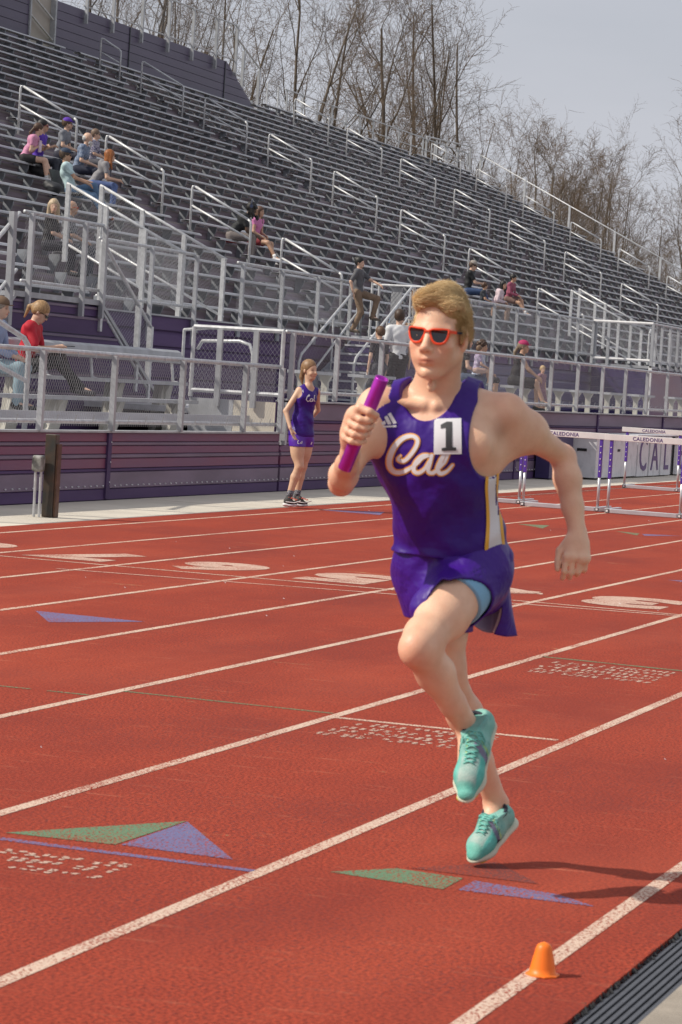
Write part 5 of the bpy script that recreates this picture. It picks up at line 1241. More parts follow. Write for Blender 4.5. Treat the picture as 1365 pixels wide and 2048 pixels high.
for sgn in (-1, 1):
    inn_, out_ = lens_outline(sgn, -.0028), lens_outline(sgn, .0034); n = len(inn_); th = hf*.005
    vs = out_+inn_+[p-th for p in out_]+[p-th for p in inn_]; fs = []
    for i in range(n):
        j = (i+1) % n; fs += [(i, j, n+j, n+i), (2*n+i, 3*n+i, 3*n+j, 2*n+j), (i, 2*n+i, 2*n+j, j), (n+i, n+j, 3*n+j, 3*n+i)]
    f_ = link('lens_frame', MB().add(vs, fs).mesh('lens_frame'), frame_m, sg_, True); bevel(f_, .0012)
    li = lens_outline(sgn, -.0024); link('lens', MB().add([p-hf*.0025 for p in li], [tuple(range(n))]).mesh('lens'), lens_m, sg_)
    link('temple', MB().sqbar(Hs(.088, sgn*.061, .0095), Hs(.055, sgn*.073, .0075), .0035, .0085, hu).mesh('temple'), frame_m, sg_)
    link('temple_arm', MB().sqbar(Hs(.055, sgn*.073, .0075), Hs(.0, sgn*.0795, .006), .003, .0065, hu).mesh('temple_arm'), navy, sg_)
bevel(link('bridge', MB().sqbar(Hs(.1, -.0085, .007), Hs(.1, .0085, .007), .005, .0055, hu).mesh('bridge'), frame_m, sg_), .0012)
# ---------------------------------------------------------------- shoes
def shoe(ank, heel, toe, up, shin, label):
    """up = direction out of the instep, side_ = outer side"""
    e = empty('shoe', (0, 0, 0)); e.parent = RB; e['label'] = label
    d = unit(toe-heel); up = unit(up-d*(up@d)); sd_ = np.cross(d, up); L_ = np.linalg.norm(toe-heel)
    P_ = lambda a, s_, u: heel+d*L_*a+sd_*s_+up*u
    lo = np.minimum.reduce([heel, toe, ank])-.11; hi = np.maximum.reduce([heel, toe, ank])+.11
    U = Field(lo, hi, .0034)
    U.cone(P_(.1, 0, .045), P_(.42, 0, .042), .037, .04, .02); U.cone(P_(.42, 0, .04), P_(.74, .002, .03), .041, .041, .02, flat=(up, .8)); U.cone(P_(.72, .002, .026), P_(.92, -.002, .02), .04, .026, .02, flat=(up, .72))
    ca = unit(shin); cp = P_(.2, 0, .03)+ca*.052; U.cone(P_(.13, 0, .045), cp, .036, .041, .02); U.cone(P_(.42, 0, .055), cp+d*.03+ca*.012, .031, .026, .02)
    U.half(P_(.3, 0, -.004), -up)
    U.half(cp, unit(ca*1-d*.18))
    me = U.mesh('upper', 1)
    def zones(co):
        rel = co-heel; a = rel@d/L_; s_ = rel@sd_; u_v = rel@up; t = np.ones((len(co), 3))
        def z_(w, c): nonlocal t; w = np.clip(w, 0, 1)[:, None]; t = t*(1-w)+A3(*c)*w
        st = lambda x, lo_, hi_: np.clip((x-lo_)/(hi_-lo_), 0, 1)
        z_(st(a, .58, .62)*(1-st(a, .84, .87))*(np.abs(s_+.004) < .03+.0*a)*.8, (1.75, 1.0, 1.05))                     # open mesh over the toes
        z_(st(a, .86, .9), (.75, 1.05, 1.0)); z_(st(-s_, .024, .03)*st(a, .45, .6), (.45, 1.0, 1.0)); z_(st(s_, .03, .036)*st(a, .5, .6), (.6, 1.05, 1.0))
        z_(((np.abs((a-.5)-(-s_-.02)*2.2) < .035) & (s_ < -.004) & (a > .34) & (a < .64))*.85, (.9, .28, .65))                       # dark lilac side mark
        z_(((np.abs((a-.43)-(-s_-.02)*2.6) < .014) & (s_ < -.002))*.8, (2.0, 1.3, .35))                            # yellow-green piping
        z_(((np.abs(s_-.016) < .0028) & (a > .36) & (a < .6))*.7, (1.9, 1.25, .4)); z_((u_v > .082)*(a < .3)*.35, (.6, .6, .7))
        z_((np.sin(a*210)*np.sin(s_*900) > .3)*.25*(a > .35), (.5, .6, .6)); return t
    vcol(me, zones); u_ = link('upper', me, teal, e, True)
    bv = BVHTree.FromPolygons([v.co.copy() for v in me.vertices], [tuple(p.vertices) for p in me.polygons])
    O = Field(lo, hi, .0034)
    O.cone(P_(.06, 0, .004), P_(.42, 0, .006), .041, .039, .015, flat=(up, .42)); O.cone(P_(.42, 0, .006), P_(.76, 0, .006), .039, .046, .015, flat=(up, .36)); O.cone(P_(.74, 0, .006), P_(.93, -.002, .012), .046, .028, .015, flat=(up, .36))
    link('sole', O.mesh('sole', 1), foam, e, True)
    for a in (.86,): 
        T_ = Field(lo, hi, .004); T_.cone(P_(a, -.012, -.001), P_(a+.07, .014, .001), .022, .016, .01, flat=(up, .4)); link('toe_rubber', T_.mesh('toe_rubber', 1), yellow, e, True)
    def on(a, s_, off=.001):
        hit = bv.ray_cast(V3(P_(a, s_, .2)), V3(-up), .3)
        return (np.array(hit[0])+up*off) if hit[0] is not None else P_(a, s_, .07)
    b = MB()
    for k in range(6):
        a = .38+k*.052; w = .022-.001*k
        for s1, s2 in ((-1, 1), (1, -1)): b.tube([on(a, s1*w), on(a+.02, s1*w*.4, .0035), on(a+.03, s2*w*.35, .0035), on(a+.045, s2*w)], .0024, 5)
    link('laces', b.mesh('laces'), lace_m, e, True)
    b = MB(); 
    for s1 in (-1, 1): b.tube([on(.37, 0), on(.35, s1*.02, .006), on(.42, s1*.034, .004), on(.47, s1*.03, .004), on(.4, s1*.006, .004)], .002, 5); b.tube([on(.37, 0), on(.44, s1*.03, .004), on(.5, s1*.042, .0)], .0019, 5)
    link('bow', b.mesh('bow'), lace_m, e, True)
    b = MB()                                                        # collar edge
    ring = []
    for k in range(20):
        t = 2*PI*k/20; u1 = unit(d-ca*(d@ca)); rad = .038 if math.cos(t) > 0 else .034; ring.append(ank*0+cp-ca*.004+sd_*math.sin(t)*.035+u1*math.cos(t)*rad*1.08)
    b.tube(ring+[ring[0]], .0075, 6); link('collar', b.mesh('collar'), navy, e, True)
    # overlay at the toe and a dark side mark
    def patch(name, uv, m):
        vs = [on(a, s_, .0012) for a, s_ in uv]; q = MB().add(vs, [tuple(range(len(vs)))]); link(name, q.mesh(name, fix=False), m, e)
    def sidem(name, pts, m, sgn):
        vs = []
        for a, u in pts:
            hit = bv.ray_cast(V3(P_(a, sgn*.12, u)), V3(-sd_*sgn), .2)
            if hit[0] is None: return
            vs.append(np.array(hit[0])+sd_*sgn*.0012)
        link(name, MB().add(vs, [tuple(range(len(vs)))]).mesh(name, fix=False), m, e)
    for sgn in (-1, 1):
        sidem('side_mark', [(.42, .02), (.46, .06), (.52, .05), (.6, .025)], navy, sgn); sidem('side_mark', [(.34, .03), (.38, .065), (.41, .06), (.4, .022)], teal_d, sgn)
        sidem('heel_patch', [(.04, .03), (.06, .07), (.14, .075), (.18, .03)], teal_d, sgn)
    return e
shoe(J['anL'], Lp(970, 1448, 8.26), Lp(930, 1608, 8.06), A3(-.25, -1, .15), J['knL']-J['anL'], 'teal running shoe on the lifted foot')
tR = Lp(948, 1716, 8.55); tR[2] = .014; hR = Lp(1017, 1648, 8.68)
shoe(J['anR'], hR, tR, A3(-.5, -.75, .75), J['knR']-J['anR'], 'teal running shoe pushing off the track')
# ---------------------------------------------------------------- baton
bt = empty('relay_baton', (BA+BB)/2, 'metallic magenta-purple relay baton gripped in the runner\'s raised hand', 'baton')
bt.matrix_world = RB.matrix_basis @ Matrix.Translation(V3((BA+BB)/2)) if False else bt.matrix_world
RM = Matrix.Translation(RB.location) @ Matrix.Rotation(ang, 4, 'Z'); mid = RM @ V3((BA+BB)/2); bt.location = mid
ax_ = (RM.to_3x3() @ V3(bd_)).normalized(); Lb = .147; wv = ax_.orthogonal().normalized(); wz = ax_.cross(wv); N_ = 40
pr = [(-Lb, .0165), (-Lb, .0185), (-Lb+.002, br), (Lb-.002, br), (Lb, .0185), (Lb, .0165), (Lb-.05, .0165)]
vs = [ax_*a+(wv*math.cos(2*PI*k/N_)+wz*math.sin(2*PI*k/N_))*q for a, q in pr for k in range(N_)]
fs = [(j*N_+k, j*N_+(k+1) % N_, (j+1)*N_+(k+1) % N_, (j+1)*N_+k) for j in range(len(pr)-1) for k in range(N_)]+[tuple(range((len(pr)-1)*N_, len(pr)*N_)), tuple(range(N_))]
link('baton_tube', MB().add(vs, fs).mesh('baton_tube'), baton_m, bt, True)
# ------------------------------------------------------------------ people in the stands: posed bodies, each one continuous form, with clothes and hair of their own
PM = {}
def pm(kind, col, **kw):
    key = (kind, tuple(round(c, 3) for c in col))
    if key not in PM: PM[key] = mat('%s_%d' % (kind, len(PM)), col, **kw)
    return PM[key]
SK = dict(fair=(.62, .4, .29), tan=(.5, .3, .2), dark=(.09, .05, .032), olive=(.42, .25, .16))
def ik(a, c, l1, l2, hint):
    """middle joint between a and c"""
    d = c-a; L = np.linalg.norm(d); L = min(L, (l1+l2)*.995); d = unit(d); x = (l1*l1-l2*l2+L*L)/(2*L); hgt = math.sqrt(max(l1*l1-x*x, 1e-6))
    hint = np.array(hint, float); hint = hint-d*(hint@d); return a+d*x+unit(hint)*hgt, a+d*L
def person(label, base, rz, pose, sc=1.0, skin_c='fair', hair=None, hair_c=(.05, .03, .02), top=(.3, .3, .3), bottom=(.05, .06, .1), shoes=(.05, .05, .05), sleeve=.3, legs=1.0, lean=.1, turn=0., nod=0., cap=None, glasses=None, hands=None, knee=None, feet=None, hh=.0145, beard=None, pattern=None, skirt=False, child=False, group='spectators in the stands', sock=None, twist=0.):
    """pose 'sit' or 'stand'; local x = the way the person faces, y = their left, z up, origin on the seat or the ground; sizes in metres for a 1.75 m adult"""
    S_ = sc; e = empty('person', base, label, 'person', group, rotz=rz)
    f, l, u = A3(1, 0, 0), A3(0, 1, 0), A3(0, 0, 1)
    if pose == 'sit': pel = A3(.0, 0, .11)
    else: pel = A3(0, 0, .93)
    tr = unit(A3(math.sin(lean), 0, math.cos(lean))); ch = pel+tr*.34; nk = pel+tr*.5+f*.01; tw = A3(math.cos(twist), math.sin(twist), 0); tl = A3(-math.sin(twist), math.cos(twist), 0)
    shw = .17; sh = {1: nk-tr*.05+tl*shw, -1: nk-tr*.05-tl*shw}
    hw = .095; hip = {1: pel+l*hw-u*.03, -1: pel-l*hw-u*.03}
    kn, an, toe = {}, {}, {}
    for sg in (1, -1):
        if pose == 'sit':
            ft = (feet or {}).get(sg, (.42, .11*sg, -.42)) if isinstance(feet, dict) else (feet or (.42, .11, -.42)); ft = A3(*ft) if isinstance(feet, dict) else A3(ft[0], ft[1]*sg, ft[2])
            kn[sg], an[sg] = ik(hip[sg], ft+u*.07, .43, .42, (knee or (.6, 0, 1))); toe[sg] = an[sg]+A3(.15, .02*sg, -.055)
        else:
            ft = (feet or {}).get(sg, (0, .1*sg, 0)) if isinstance(feet, dict) else (0, .1*sg, 0); kn[sg], an[sg] = ik(hip[sg], A3(*ft)+u*.08, .44, .43, (1, 0, 0)); toe[sg] = an[sg]+A3(.15, .02*sg, -.055)
    el, wr = {}, {}
    for sg in (1, -1):
        hd = (hands or {}).get(sg) if hands else None
        hd = A3(*hd) if hd is not None else (A3(.34, .09*sg, .2) if pose == 'sit' else pel+A3(.05, .24*sg, -.1))
        el[sg], wr[sg] = ik(sh[sg], hd, .28, .25, (-.5, .5*sg, -.6))
    ct, st_ = math.cos(turn), math.sin(turn); hf_ = A3(ct*math.cos(nod), st_*math.cos(nod), -math.sin(nod)); hl_ = A3(-st_, ct, 0); hu_ = np.cross(hf_, hl_)
    hc = nk+tr*.06+hf_*.015+hu_*.1; HX = [hf_, hl_, hu_]; hp = lambda a, b, c: hc+hf_*a+hl_*b+hu_*c
    pts = np.array([pel, nk, hc+hu_*.18, hc-.16, hc+.16, *sh.values(), *kn.values(), *an.values(), *toe.values(), *wr.values(), *el.values()]); lo, hi = pts.min(0)-.16, pts.max(0)+.16
    F = Field(lo, hi, hh); gx = 1.0
    def body_torso(F, g, k=.05):
        F.ell(pel, (.1+g, .15+g, .12+g), [np.cross(l, tr), l, tr], k); F.ell(pel+tr*.18, (.092+g, .132+g, .14+g), [np.cross(l, tr), l, tr], k); F.ell(ch+tr*.03, (.103+g, .155+g, .13+g), [tw, tl, tr], k)
        for sg in (1, -1): F.cone(nk-tr*.035, sh[sg], .05+g, .052+g, .05)
    def body_legs(F, g, to=1.0, k=.04):
        for sg in (1, -1):
            F.cone(hip[sg], lerp(hip[sg], kn[sg], min(1, to*2)), .083+g, (.083-.03*min(1, to*2))+g, k)
            if to > .5: F.cone(kn[sg], lerp(kn[sg], an[sg], (to-.5)*2), .053+g, .053-.015*(to-.5)*2+g, k)
    body_torso(F, 0); body_legs(F, 0)
    for sg in (1, -1):
        F.cone(sh[sg], el[sg], .047, .036, .02); F.cone(el[sg], wr[sg], .038, .025, .02); hdv = unit(wr[sg]-el[sg]); F.cone(wr[sg], wr[sg]+hdv*.07, .026, .03, .01, flat=(l, .6)); 
        if hh < .012:
            for k in range(4): q = wr[sg]+hdv*.08+l*(k-1.5)*.016; F.cone(q, q+unit(hdv-u*.5)*.05, .009, .008, .004)
            F.cone(wr[sg]+hdv*.03+f*.02, wr[sg]+hdv*.08+f*.04, .011, .009, .006)
        else: F.cone(wr[sg]+hdv*.07, wr[sg]+unit(hdv-u*.35)*.14, .027, .016, .01, flat=(l, .6))
        F.cone(an[sg], toe[sg], .036, .03, .02)
    F.cone(nk, hc-hu_*.07-hf_*.01, .052, .05, .03)
    F.ell(hp(-.008, 0, .03), (.097, .076, .088), HX, .02); F.ell(hp(.028, 0, -.03), (.066, .058, .078), HX, .03); F.ell(hp(.06, 0, -.09), (.03, .032, .026), HX, .03)
    F.cone(hp(.088, 0, .0), hp(.108, 0, -.035), .009, .013, .01); F.ell(hp(.094, 0, -.066), (.01, .022, .008), HX, .008)
    for sg in (1, -1): F.ell(hp(.098, sg*.032, .0), (.012, .018, .01), HX, .01, sub=True); F.ell(hp(-.01, sg*.078, -.01), (.018, .01, .03), HX, .008)
    me = F.mesh('body', 1); sk = pm('skin_'+skin_c, SK[skin_c], rough=.5, noise=.12, nscale=20, attr='tint', sss=0)
    def tint(co):
        t = np.ones((len(co), 3)); rel = co-hc; a, b_, c = rel@hf_, rel@hl_, rel@hu_
        lip = (np.exp(-((b_/.024)**4+((c+.066)/.008)**4))*(a > .06))[:, None]; t = t*(1-lip)+A3(.9, .45, .45)*lip
        eye = (np.exp(-(((np.abs(b_)-.032)/.014)**4+((c-.0)/.007)**4))*(a > .06))[:, None]; t = t*(1-eye)+A3(.25, .22, .22)*eye
        br = (np.exp(-(((np.abs(b_)-.033)/.017)**4+((c-.018)/.004)**4))*(a > .06))[:, None]*.7; t = t*(1-br)+A3(.35, .3, .28)*br
        if beard and beard[0] == 'stubble': w = (np.exp(-((c+.085)/.035)**4)*(a > .0))[:, None]*.5; t = t*(1-w)+A3(.55, .5, .5)*w
        return t
    vcol(me, tint); link('body', me, sk, e, True)
    # upper clothes
    TF = Field(lo, hi, hh); body_torso(TF, .016)
    for sg in (1, -1):
        if sleeve > 0:
            TF.cone(sh[sg], lerp(sh[sg], el[sg], min(1, sleeve*2)), .062, .055-.008*sleeve, .03)
            if sleeve > .5: TF.cone(el[sg], lerp(el[sg], wr[sg], (sleeve-.5)*2), .049, .04, .02)
    X_, Y_, Z_ = TF.coords(); TF.d = TF.d-.0035*np.sin(X_*38+Z_*30+2*np.sin(Y_*25+Z_*12))-.003*np.sin(Y_*45-Z_*33)
    TF.ell(nk+tr*.045+f*.035, (.075, .068, .062), None, 0, sub=True)
    TF.half(pel-tr*.05, -tr)
    tm = pm('top', top, rough=.75, noise=.15, nscale=5) if not pattern else pm('patterned_top', top, rough=.75, nscale=pattern[0], col2=pattern[1], lo=.47, hi=.53, detail=1)
    link('shirt', TF.mesh('shirt', 1), tm, e, True)
    # trousers, shorts or skirt
    LFd = Field(lo, hi, hh); LFd.ell(pel-u*.01, (.115, .165, .12), None, .03); 
    if skirt: body_legs(LFd, .03, .42, .07)
    else: body_legs(LFd, .017 if legs > .6 else .022, legs, .03)
    X_, Y_, Z_ = LFd.coords(); LFd.d = LFd.d-.003*np.sin(X_*50+Z_*40+1.5*np.sin(Y_*40))
    for sg in (1, -1):
        if legs <= .5 and not skirt: LFd_c = unit(kn[sg]-hip[sg])
    bmm = pm('bottom', bottom, rough=.8, noise=.2, nscale=7); link('skirt' if skirt else 'trousers' if legs > .6 else 'shorts', LFd.mesh('trousers', 1), bmm, e, True)
    for sg in (1, -1):
        SFd = Field(np.minimum(an[sg], toe[sg])-.12, np.maximum(an[sg], toe[sg])+.12, min(hh, .011)); SFd.cone(an[sg]-u*.02-f*.03, toe[sg]-u*.004, .045, .038, .02); SFd.cone(an[sg]-f*.01, an[sg]+u*.0, .046, .04, .02)
        SFd.half(an[sg]-u*.078, -u); link('shoe', SFd.mesh('shoe', 1), pm('shoes', shoes, rough=.6), e, True)
        if sock: link('sock', MB().bar(an[sg], lerp(an[sg], kn[sg], .22), .042, 12).mesh('sock'), pm('sock', sock, rough=.8), e, True)
    # hair
    if hair:
        HFd = Field(hc-.36, hc+.24, min(hh, .0105)); g = .012
        if hair != 'fringe': HFd.ell(hp(-.02, 0, .04), (.1+g-.002, .078+g, .09+g), HX, .01)
        if hair in ('short', 'curly', 'bob', 'bun', 'pony', 'long', 'dreads', 'fringe'):
            HFd.ell(hp(-.045, 0, .0), (.068+g*.6, .072+g, .075), HX, .02)
        if hair == 'curly':
            rr = random.Random(int(abs(base[0]*100)))
            for i in range(46):
                th, ph = rr.uniform(0, 2*PI), rr.uniform(-.1, 1.5); HFd.ell(hp(-.02+.1*math.cos(th)*math.cos(ph), .09*math.sin(th)*math.cos(ph), .045+.095*math.sin(ph)), (.026,)*3, None, .008)
        if hair == 'bun': HFd.ell(hp(-.1, 0, .085), (.045, .045, .045), HX, .015)
        if hair == 'pony': HFd.cone(hp(-.1, 0, .05), hp(-.15, .0, -.02), .026, .03, .015); HFd.cone(hp(-.15, 0, -.02), hp(-.13, 0, -.16), .03, .012, .01)
        if hair == 'longpony': HFd.cone(hp(-.1, 0, .02), hp(-.17, 0, -.1), .03, .032, .015); HFd.cone(hp(-.17, 0, -.1), hp(-.17, .0, -.33), .032, .018, .015)
        if hair == 'long':
            HFd.ell(hp(-.045, 0, -.06), (.07, .09, .12), HX, .03)
            for sg in (1, -1): HFd.cone(hp(.0, sg*.078, .03), hp(-.01, sg*.088, -.16), .03, .034, .03); HFd.cone(hp(-.01, sg*.088, -.16), hp(.02, sg*.09, -.27), .034, .018, .02)
            HFd.cone(hp(-.05, 0, -.1), hp(-.06, 0, -.26), .075, .05, .03)
        if hair == 'dreads':
            rr = random.Random(3)
            for i in range(26):
                a = rr.uniform(.6, 2*PI-.6)if i % 3 else rr.uniform(-.7, .7); q = hp(-.01+.1*math.cos(a), .09*math.sin(a), .06); HFd.cone(q, q-u*rr.uniform(.12, .26)+hf_*rr.uniform(0, .05), .017, .012, .004)
        HFd.ell(hp(.1, 0, -.045), (.075, .1, .085), HX, .004, sub=True)
        if hair not in ('long', 'dreads', 'longpony'): HFd.ell(hp(.05, 0, -.09), (.12, .2, .075), HX, .004, sub=True)
        if hair == 'fringe': HFd.ell(hp(.03, 0, .1), (.13, .075, .1), HX, .004, sub=True)
        link('hair', HFd.mesh('hair', 1), pm('hair', hair_c, rough=.55, noise=.4, nscale=50), e, True)
    if beard and beard[0] == 'full':
        BD = Field(hc-.22, hc+.15, .0105); BD.ell(hp(.062, 0, -.085), (.042, .055, .05), HX, .02); BD.cone(hp(.07, 0, -.1), hp(.085, 0, -.16), .04, .02, .02); BD.ell(hp(.1, 0, -.02), (.03, .05, .045), HX, .004, sub=True)
        link('beard', BD.mesh('beard', 1), pm('hair', beard[1], rough=.7, noise=.3, nscale=40), e, True)
    if cap:
        CF = Field(hc-.02-.16, hc+.24, .0105); CF.ell(hp(-.012, 0, .055), (.112, .092, .09), HX, .005); CF.half(hp(0, 0, .042), -hu_)
        link('cap', CF.mesh('cap', 1), pm('cap', cap, rough=.75), e, True)
        bp = [hp(.075+.075*math.cos(t), .075*math.sin(t), .048-.012*(1-math.cos(t))) for t in np.linspace(-1.45, 1.45, 11)]
        link('cap_peak', MB().prism(bp, hu_*.008).mesh('cap_peak'), pm('cap', cap, rough=.75), e, False)
    if glasses:
        fm = pm('sunglass_frame', glasses if glasses != 'dark' else (.01, .01, .012), rough=.2)
        g = empty('sunglasses', hc); g.parent = e
        for sg in (1, -1):
            pl = [hf_*(.106-.25*(abs(b_)-.03)**1)+hl_*sg*b_+hu_*c for b_, c in ((.006, .014), (.06, .014), (.062, .002), (.048, -.02), (.02, -.02), (.008, -.004))]
            link('lens', MB().prism(pl, hf_*-.006).mesh('lens'), fm, g); link('temple', MB().sqbar(hf_*.098+hl_*sg*.062+hu_*.01, hf_*-.005+hl_*sg*.081+hu_*.006, .005, .007, hu_).mesh('temple'), fm, g)
    e.scale = (S_,)*3
    return e, dict(hand=wr, hc=hc, kn=kn, sh=sh)
FACE = -PI/2                       # the way the stands face: towards the track
def seatp(px, py, n=None, dz=0):
    """seat point on the row whose hip is seen at this pixel"""
    if n is None: p = atRow(px, py, dz); n = round(p[1]/DD-29.81-.15)
    d = ray(px, py); Y = rowY(n)+.12; p = CAM+d*(Y/d[1]); return (p[0], Y, rowZ(n))
def hipY(px, Y, z): p = CAM+ray(px, 600)*(Y/ray(px, 600)[1]); return (p[0], Y, z)
WRL = lambda *a: None
GP = 'spectators seated together in the upper left of the stands'
pe, _ = person('girl in pink T-shirt with long brown ponytail holding a bottle', seatp(50, 318), FACE+.25, 'sit', .93, 'fair', 'longpony', (.09, .045, .025), (.62, .27, .42), (.02, .02, .022), (.6, .6, .6), .25, .22, .42, .5, .12, hands={1: (.25, .12, .42), -1: (.3, -.02, .36)}, feet={1: (.62, .02, -.38), -1: (.5, -.02, -.42)}, group=GP, sock=(.5, .5, .5))
bo = empty('water_bottle', pe.matrix_basis @ Vector((.31, -.02, .4)), 'pale pink water bottle held by the girl in the pink T-shirt', 'bottle')
bmx = mat('pale_pink_bottle', (.65, .52, .6), rough=.35); bevel(link('bottle_body', MB().bar((0, 0, -.16), (0, 0, .04), .036, 16).mesh('bottle_body'), bmx, bo, True), .006); link('bottle_lid', MB().bar((0, 0, .04), (0, 0, .075), .028, 14).mesh('bottle_lid'), bmx, bo, True)
person('black-haired man in purple polo shirt and red sunglasses with folded arms', seatp(74, 314), FACE+.1, 'sit', 1.02, 'tan', 'short', (.012, .01, .01), (.09, .025, .4), (.03, .035, .05), (.05, .05, .05), .32, 1.0, .12, .25, 0, glasses=(.25, .01, .03), hands={1: (.24, -.12, .36), -1: (.26, .12, .38)}, group=GP)
person('man in purple cap and plain grey T-shirt leaning forward', seatp(118, 322), FACE+.1, 'sit', .98, 'fair', 'short', (.1, .06, .03), (.2, .21, .24), (.03, .03, .05), (.1, .1, .1), .3, 1.0, .22, .35, 0, cap=(.1, .03, .36), glasses='dark', group=GP, beard=('stubble',))
pc_, _ = person('man in navy cap, light blue T-shirt and jeans leaning back', seatp(142, 376), FACE+.35, 'sit', 1.05, 'tan', 'short', (.08, .05, .03), (.5, .66, .68), (.1, .18, .3), (.25, .1, .06), .3, 1.0, -.28, .2, 0, cap=(.025, .045, .085), glasses='dark', hands={1: (.3, .3, .3), -1: (.3, -.1, .25)}, feet={1: (.62, .1, -.22), -1: (.66, -.08, -.4)}, group=GP, beard=('stubble',))
person('bald white-bearded man in blue-grey checked shirt looking to the right', seatp(154, 340), FACE+.15, 'sit', 1.0, 'fair', 'fringe', (.6, .6, .58), (.22, .27, .36), (.02, .025, .05), (.05, .05, .05), .35, 1.0, .3, -.1, .05, beard=('full', (.62, .6, .58)), pattern=(26, (.12, .16, .25)), group=GP)
person('woman with short grey-brown hair and sunglasses in a patterned blouse', seatp(182, 333), FACE+.1, 'sit', .9, 'fair', 'short', (.2, .13, .09), (.42, .4, .46), (.1, .1, .12), (.05, .05, .05), .4, 1.0, .1, .2, 0, glasses='dark', pattern=(32, (.12, .11, .2)), group=GP)
person('red-haired woman in grey T-shirt and blue trousers leaning on her knees', seatp(186, 374), FACE+.35, 'sit', 1.0, 'fair', 'long', (.36, .12, .03), (.24, .235, .25), (.1, .15, .33), (.4, .35, .3), .3, 1.0, .55, .35, 0, glasses='dark', hands={1: (.5, .1, .2), -1: (.5, -.1, .2)}, group=GP)
G2 = 'pair seated behind the stair landing fence'
person('woman with long blond hair in black top seen from behind', seatp(96, 480, -2), FACE+.2, 'sit', .96, 'fair', 'long', (.56, .43, .28), (.012, .012, .014), (.02, .02, .03), (.03, .03, .03), .4, 1.0, .1, -1.2, 0, group=G2)
person('bald man with orange-red sunglasses in grey patterned shirt', seatp(132, 484, -2), FACE+.3, 'sit', 1.0, 'tan', None, (.1, .1, .1), (.2, .21, .23), (.03, .04, .06), (.1, .1, .1), .4, 1.0, .08, .3, 0, glasses=(.75, .09, .02), beard=('stubble',), pattern=(30, (.08, .085, .1)), group=G2)
G3 = 'pair seated beside the aisle in the middle of the stands'
p3 = seatp(463, 470)
person('man with long dark locks in black T-shirt and taupe trousers bending forward', p3, FACE+.25, 'sit', 1.08, 'dark', 'dreads', (.012, .01, .01), (.018, .02, .022), (.2, .17, .16), (.12, .12, .13), .32, 1.0, .62, .1, .35, hands={1: (.5, .06, .12), -1: (.52, -.04, .1)}, group=G3)
hp_ = empty('headphones', Vector(p3)+Vector((.08, -.44, .78)), 'dark blue headphones on the man with long dark locks', 'headphones'); hpm = mat('dark_blue_plastic', (.02, .03, .07), rough=.4)
link('ear_cup', MB().bar((-.1, 0, -.03), (-.12, 0, -.03), .038, 14).mesh('ear_cup'), hpm, hp_); link('ear_cup', MB().bar((.1, 0, -.03), (.12, 0, -.03), .038, 14).mesh('ear_cup'), hpm, hp_); link('headband', MB().tube([(.11*math.cos(t), 0, .0+.13*math.sin(t)) for t in np.linspace(0, PI, 12)], .01, 6).mesh('headband'), hpm, hp_)
person('smiling girl in pink top with brown hair, beside the man with dark locks', seatp(507, 475), FACE-.1, 'sit', .95, 'tan', 'long', (.12, .06, .035), (.6, .2, .42), (.25, .03, .04), (.6, .6, .62), .15, .25, .2, -.1, 0, hands={1: (.3, .05, .2), -1: (.3, -.12, .16)}, feet={1: (.5, .1, -.46), -1: (.66, -.1, -.38)}, group=G3, sock=(.7, .7, .7))
rbm = mat('red_fabric', (.35, .02, .02), rough=.7)
o = bevel(MB().box(p3[0]-.25, p3[0]+.15, p3[1]-.1, p3[1]+.1, rowZ(0), rowZ(0)+.05).build('red_seat_cushion', rbm, None), .02); o['label'] = 'red cushion under the man with long dark locks'; o['category'] = 'cushion'; o.location.z += p3[2]-rowZ(0)-.06
# woman standing at the gate
b_ = atY(716, 600, 16.35)
person('black-haired woman with a bun in grey T-shirt and brown trousers reaching for the gate', (b_[0], 16.35, 2.38), FACE+.05, 'stand', .82, 'fair', 'bun', (.01, .009, .009), (.1, .1, .11), (.22, .15, .1), (.1, .08, .06), .42, 1.0, -.05, -.1, 0, hands={1: (.45, .1, 1.12), -1: (-.05, -.25, .9)}, feet={1: (.34, .1, .3), -1: (-.05, -.1, 0)}, group='people by the middle stairs')
person('curly-haired girl in blue patterned shirt sitting behind the mesh gate', seatp(786, 628, -4), FACE+.1, 'sit', .8, 'tan', 'curly', (.03, .02, .015), (.06, .16, .36), (.3, .25, .22), (.1, .1, .1), .25, .25, .2, .2, 0, pattern=(24, (.3, .4, .5)), group='people by the middle stairs')
def stand_at(px, Y, z): q = CAM+ray(px, 700)*(Y/ray(px, 700)[1]); return (q[0], Y, z)
person('boy in black T-shirt with orange print standing with his back turned', stand_at(760, 14.6, 1.0), FACE+2.6, 'stand', .84, 'fair', 'short', (.13, .07, .04), (.035, .035, .045), (.07, .07, .085), (.1, .1, .1), .32, .5, .02, 0, 0, group='people by the middle stairs')
person('taller boy in white T-shirt and black shorts standing with his back turned', stand_at(797, 14.5, 1.0), FACE+2.3, 'stand', 1.03, 'fair', 'short', (.07, .04, .025), (.68, .69, .7), (.015, .015, .018), (.5, .5, .5), .34, .5, .03, -.5, 0, group='people by the middle stairs')
G4 = 'family seated together right of the runner'
person('man in grey cap, black T-shirt and jeans looking at his phone', seatp(934, 593), FACE+.25, 'sit', 1.04, 'fair', 'short', (.1, .06, .04), (.014, .015, .018), (.04, .075, .17), (.1, .1, .1), .32, 1.0, .12, .1, .3, cap=(.3, .27, .24), glasses='dark', hands={1: (.42, .02, .3), -1: (.42, -.04, .3)}, feet={1: (.55, .1, -.4), -1: (.6, -.1, -.36)}, group=G4)
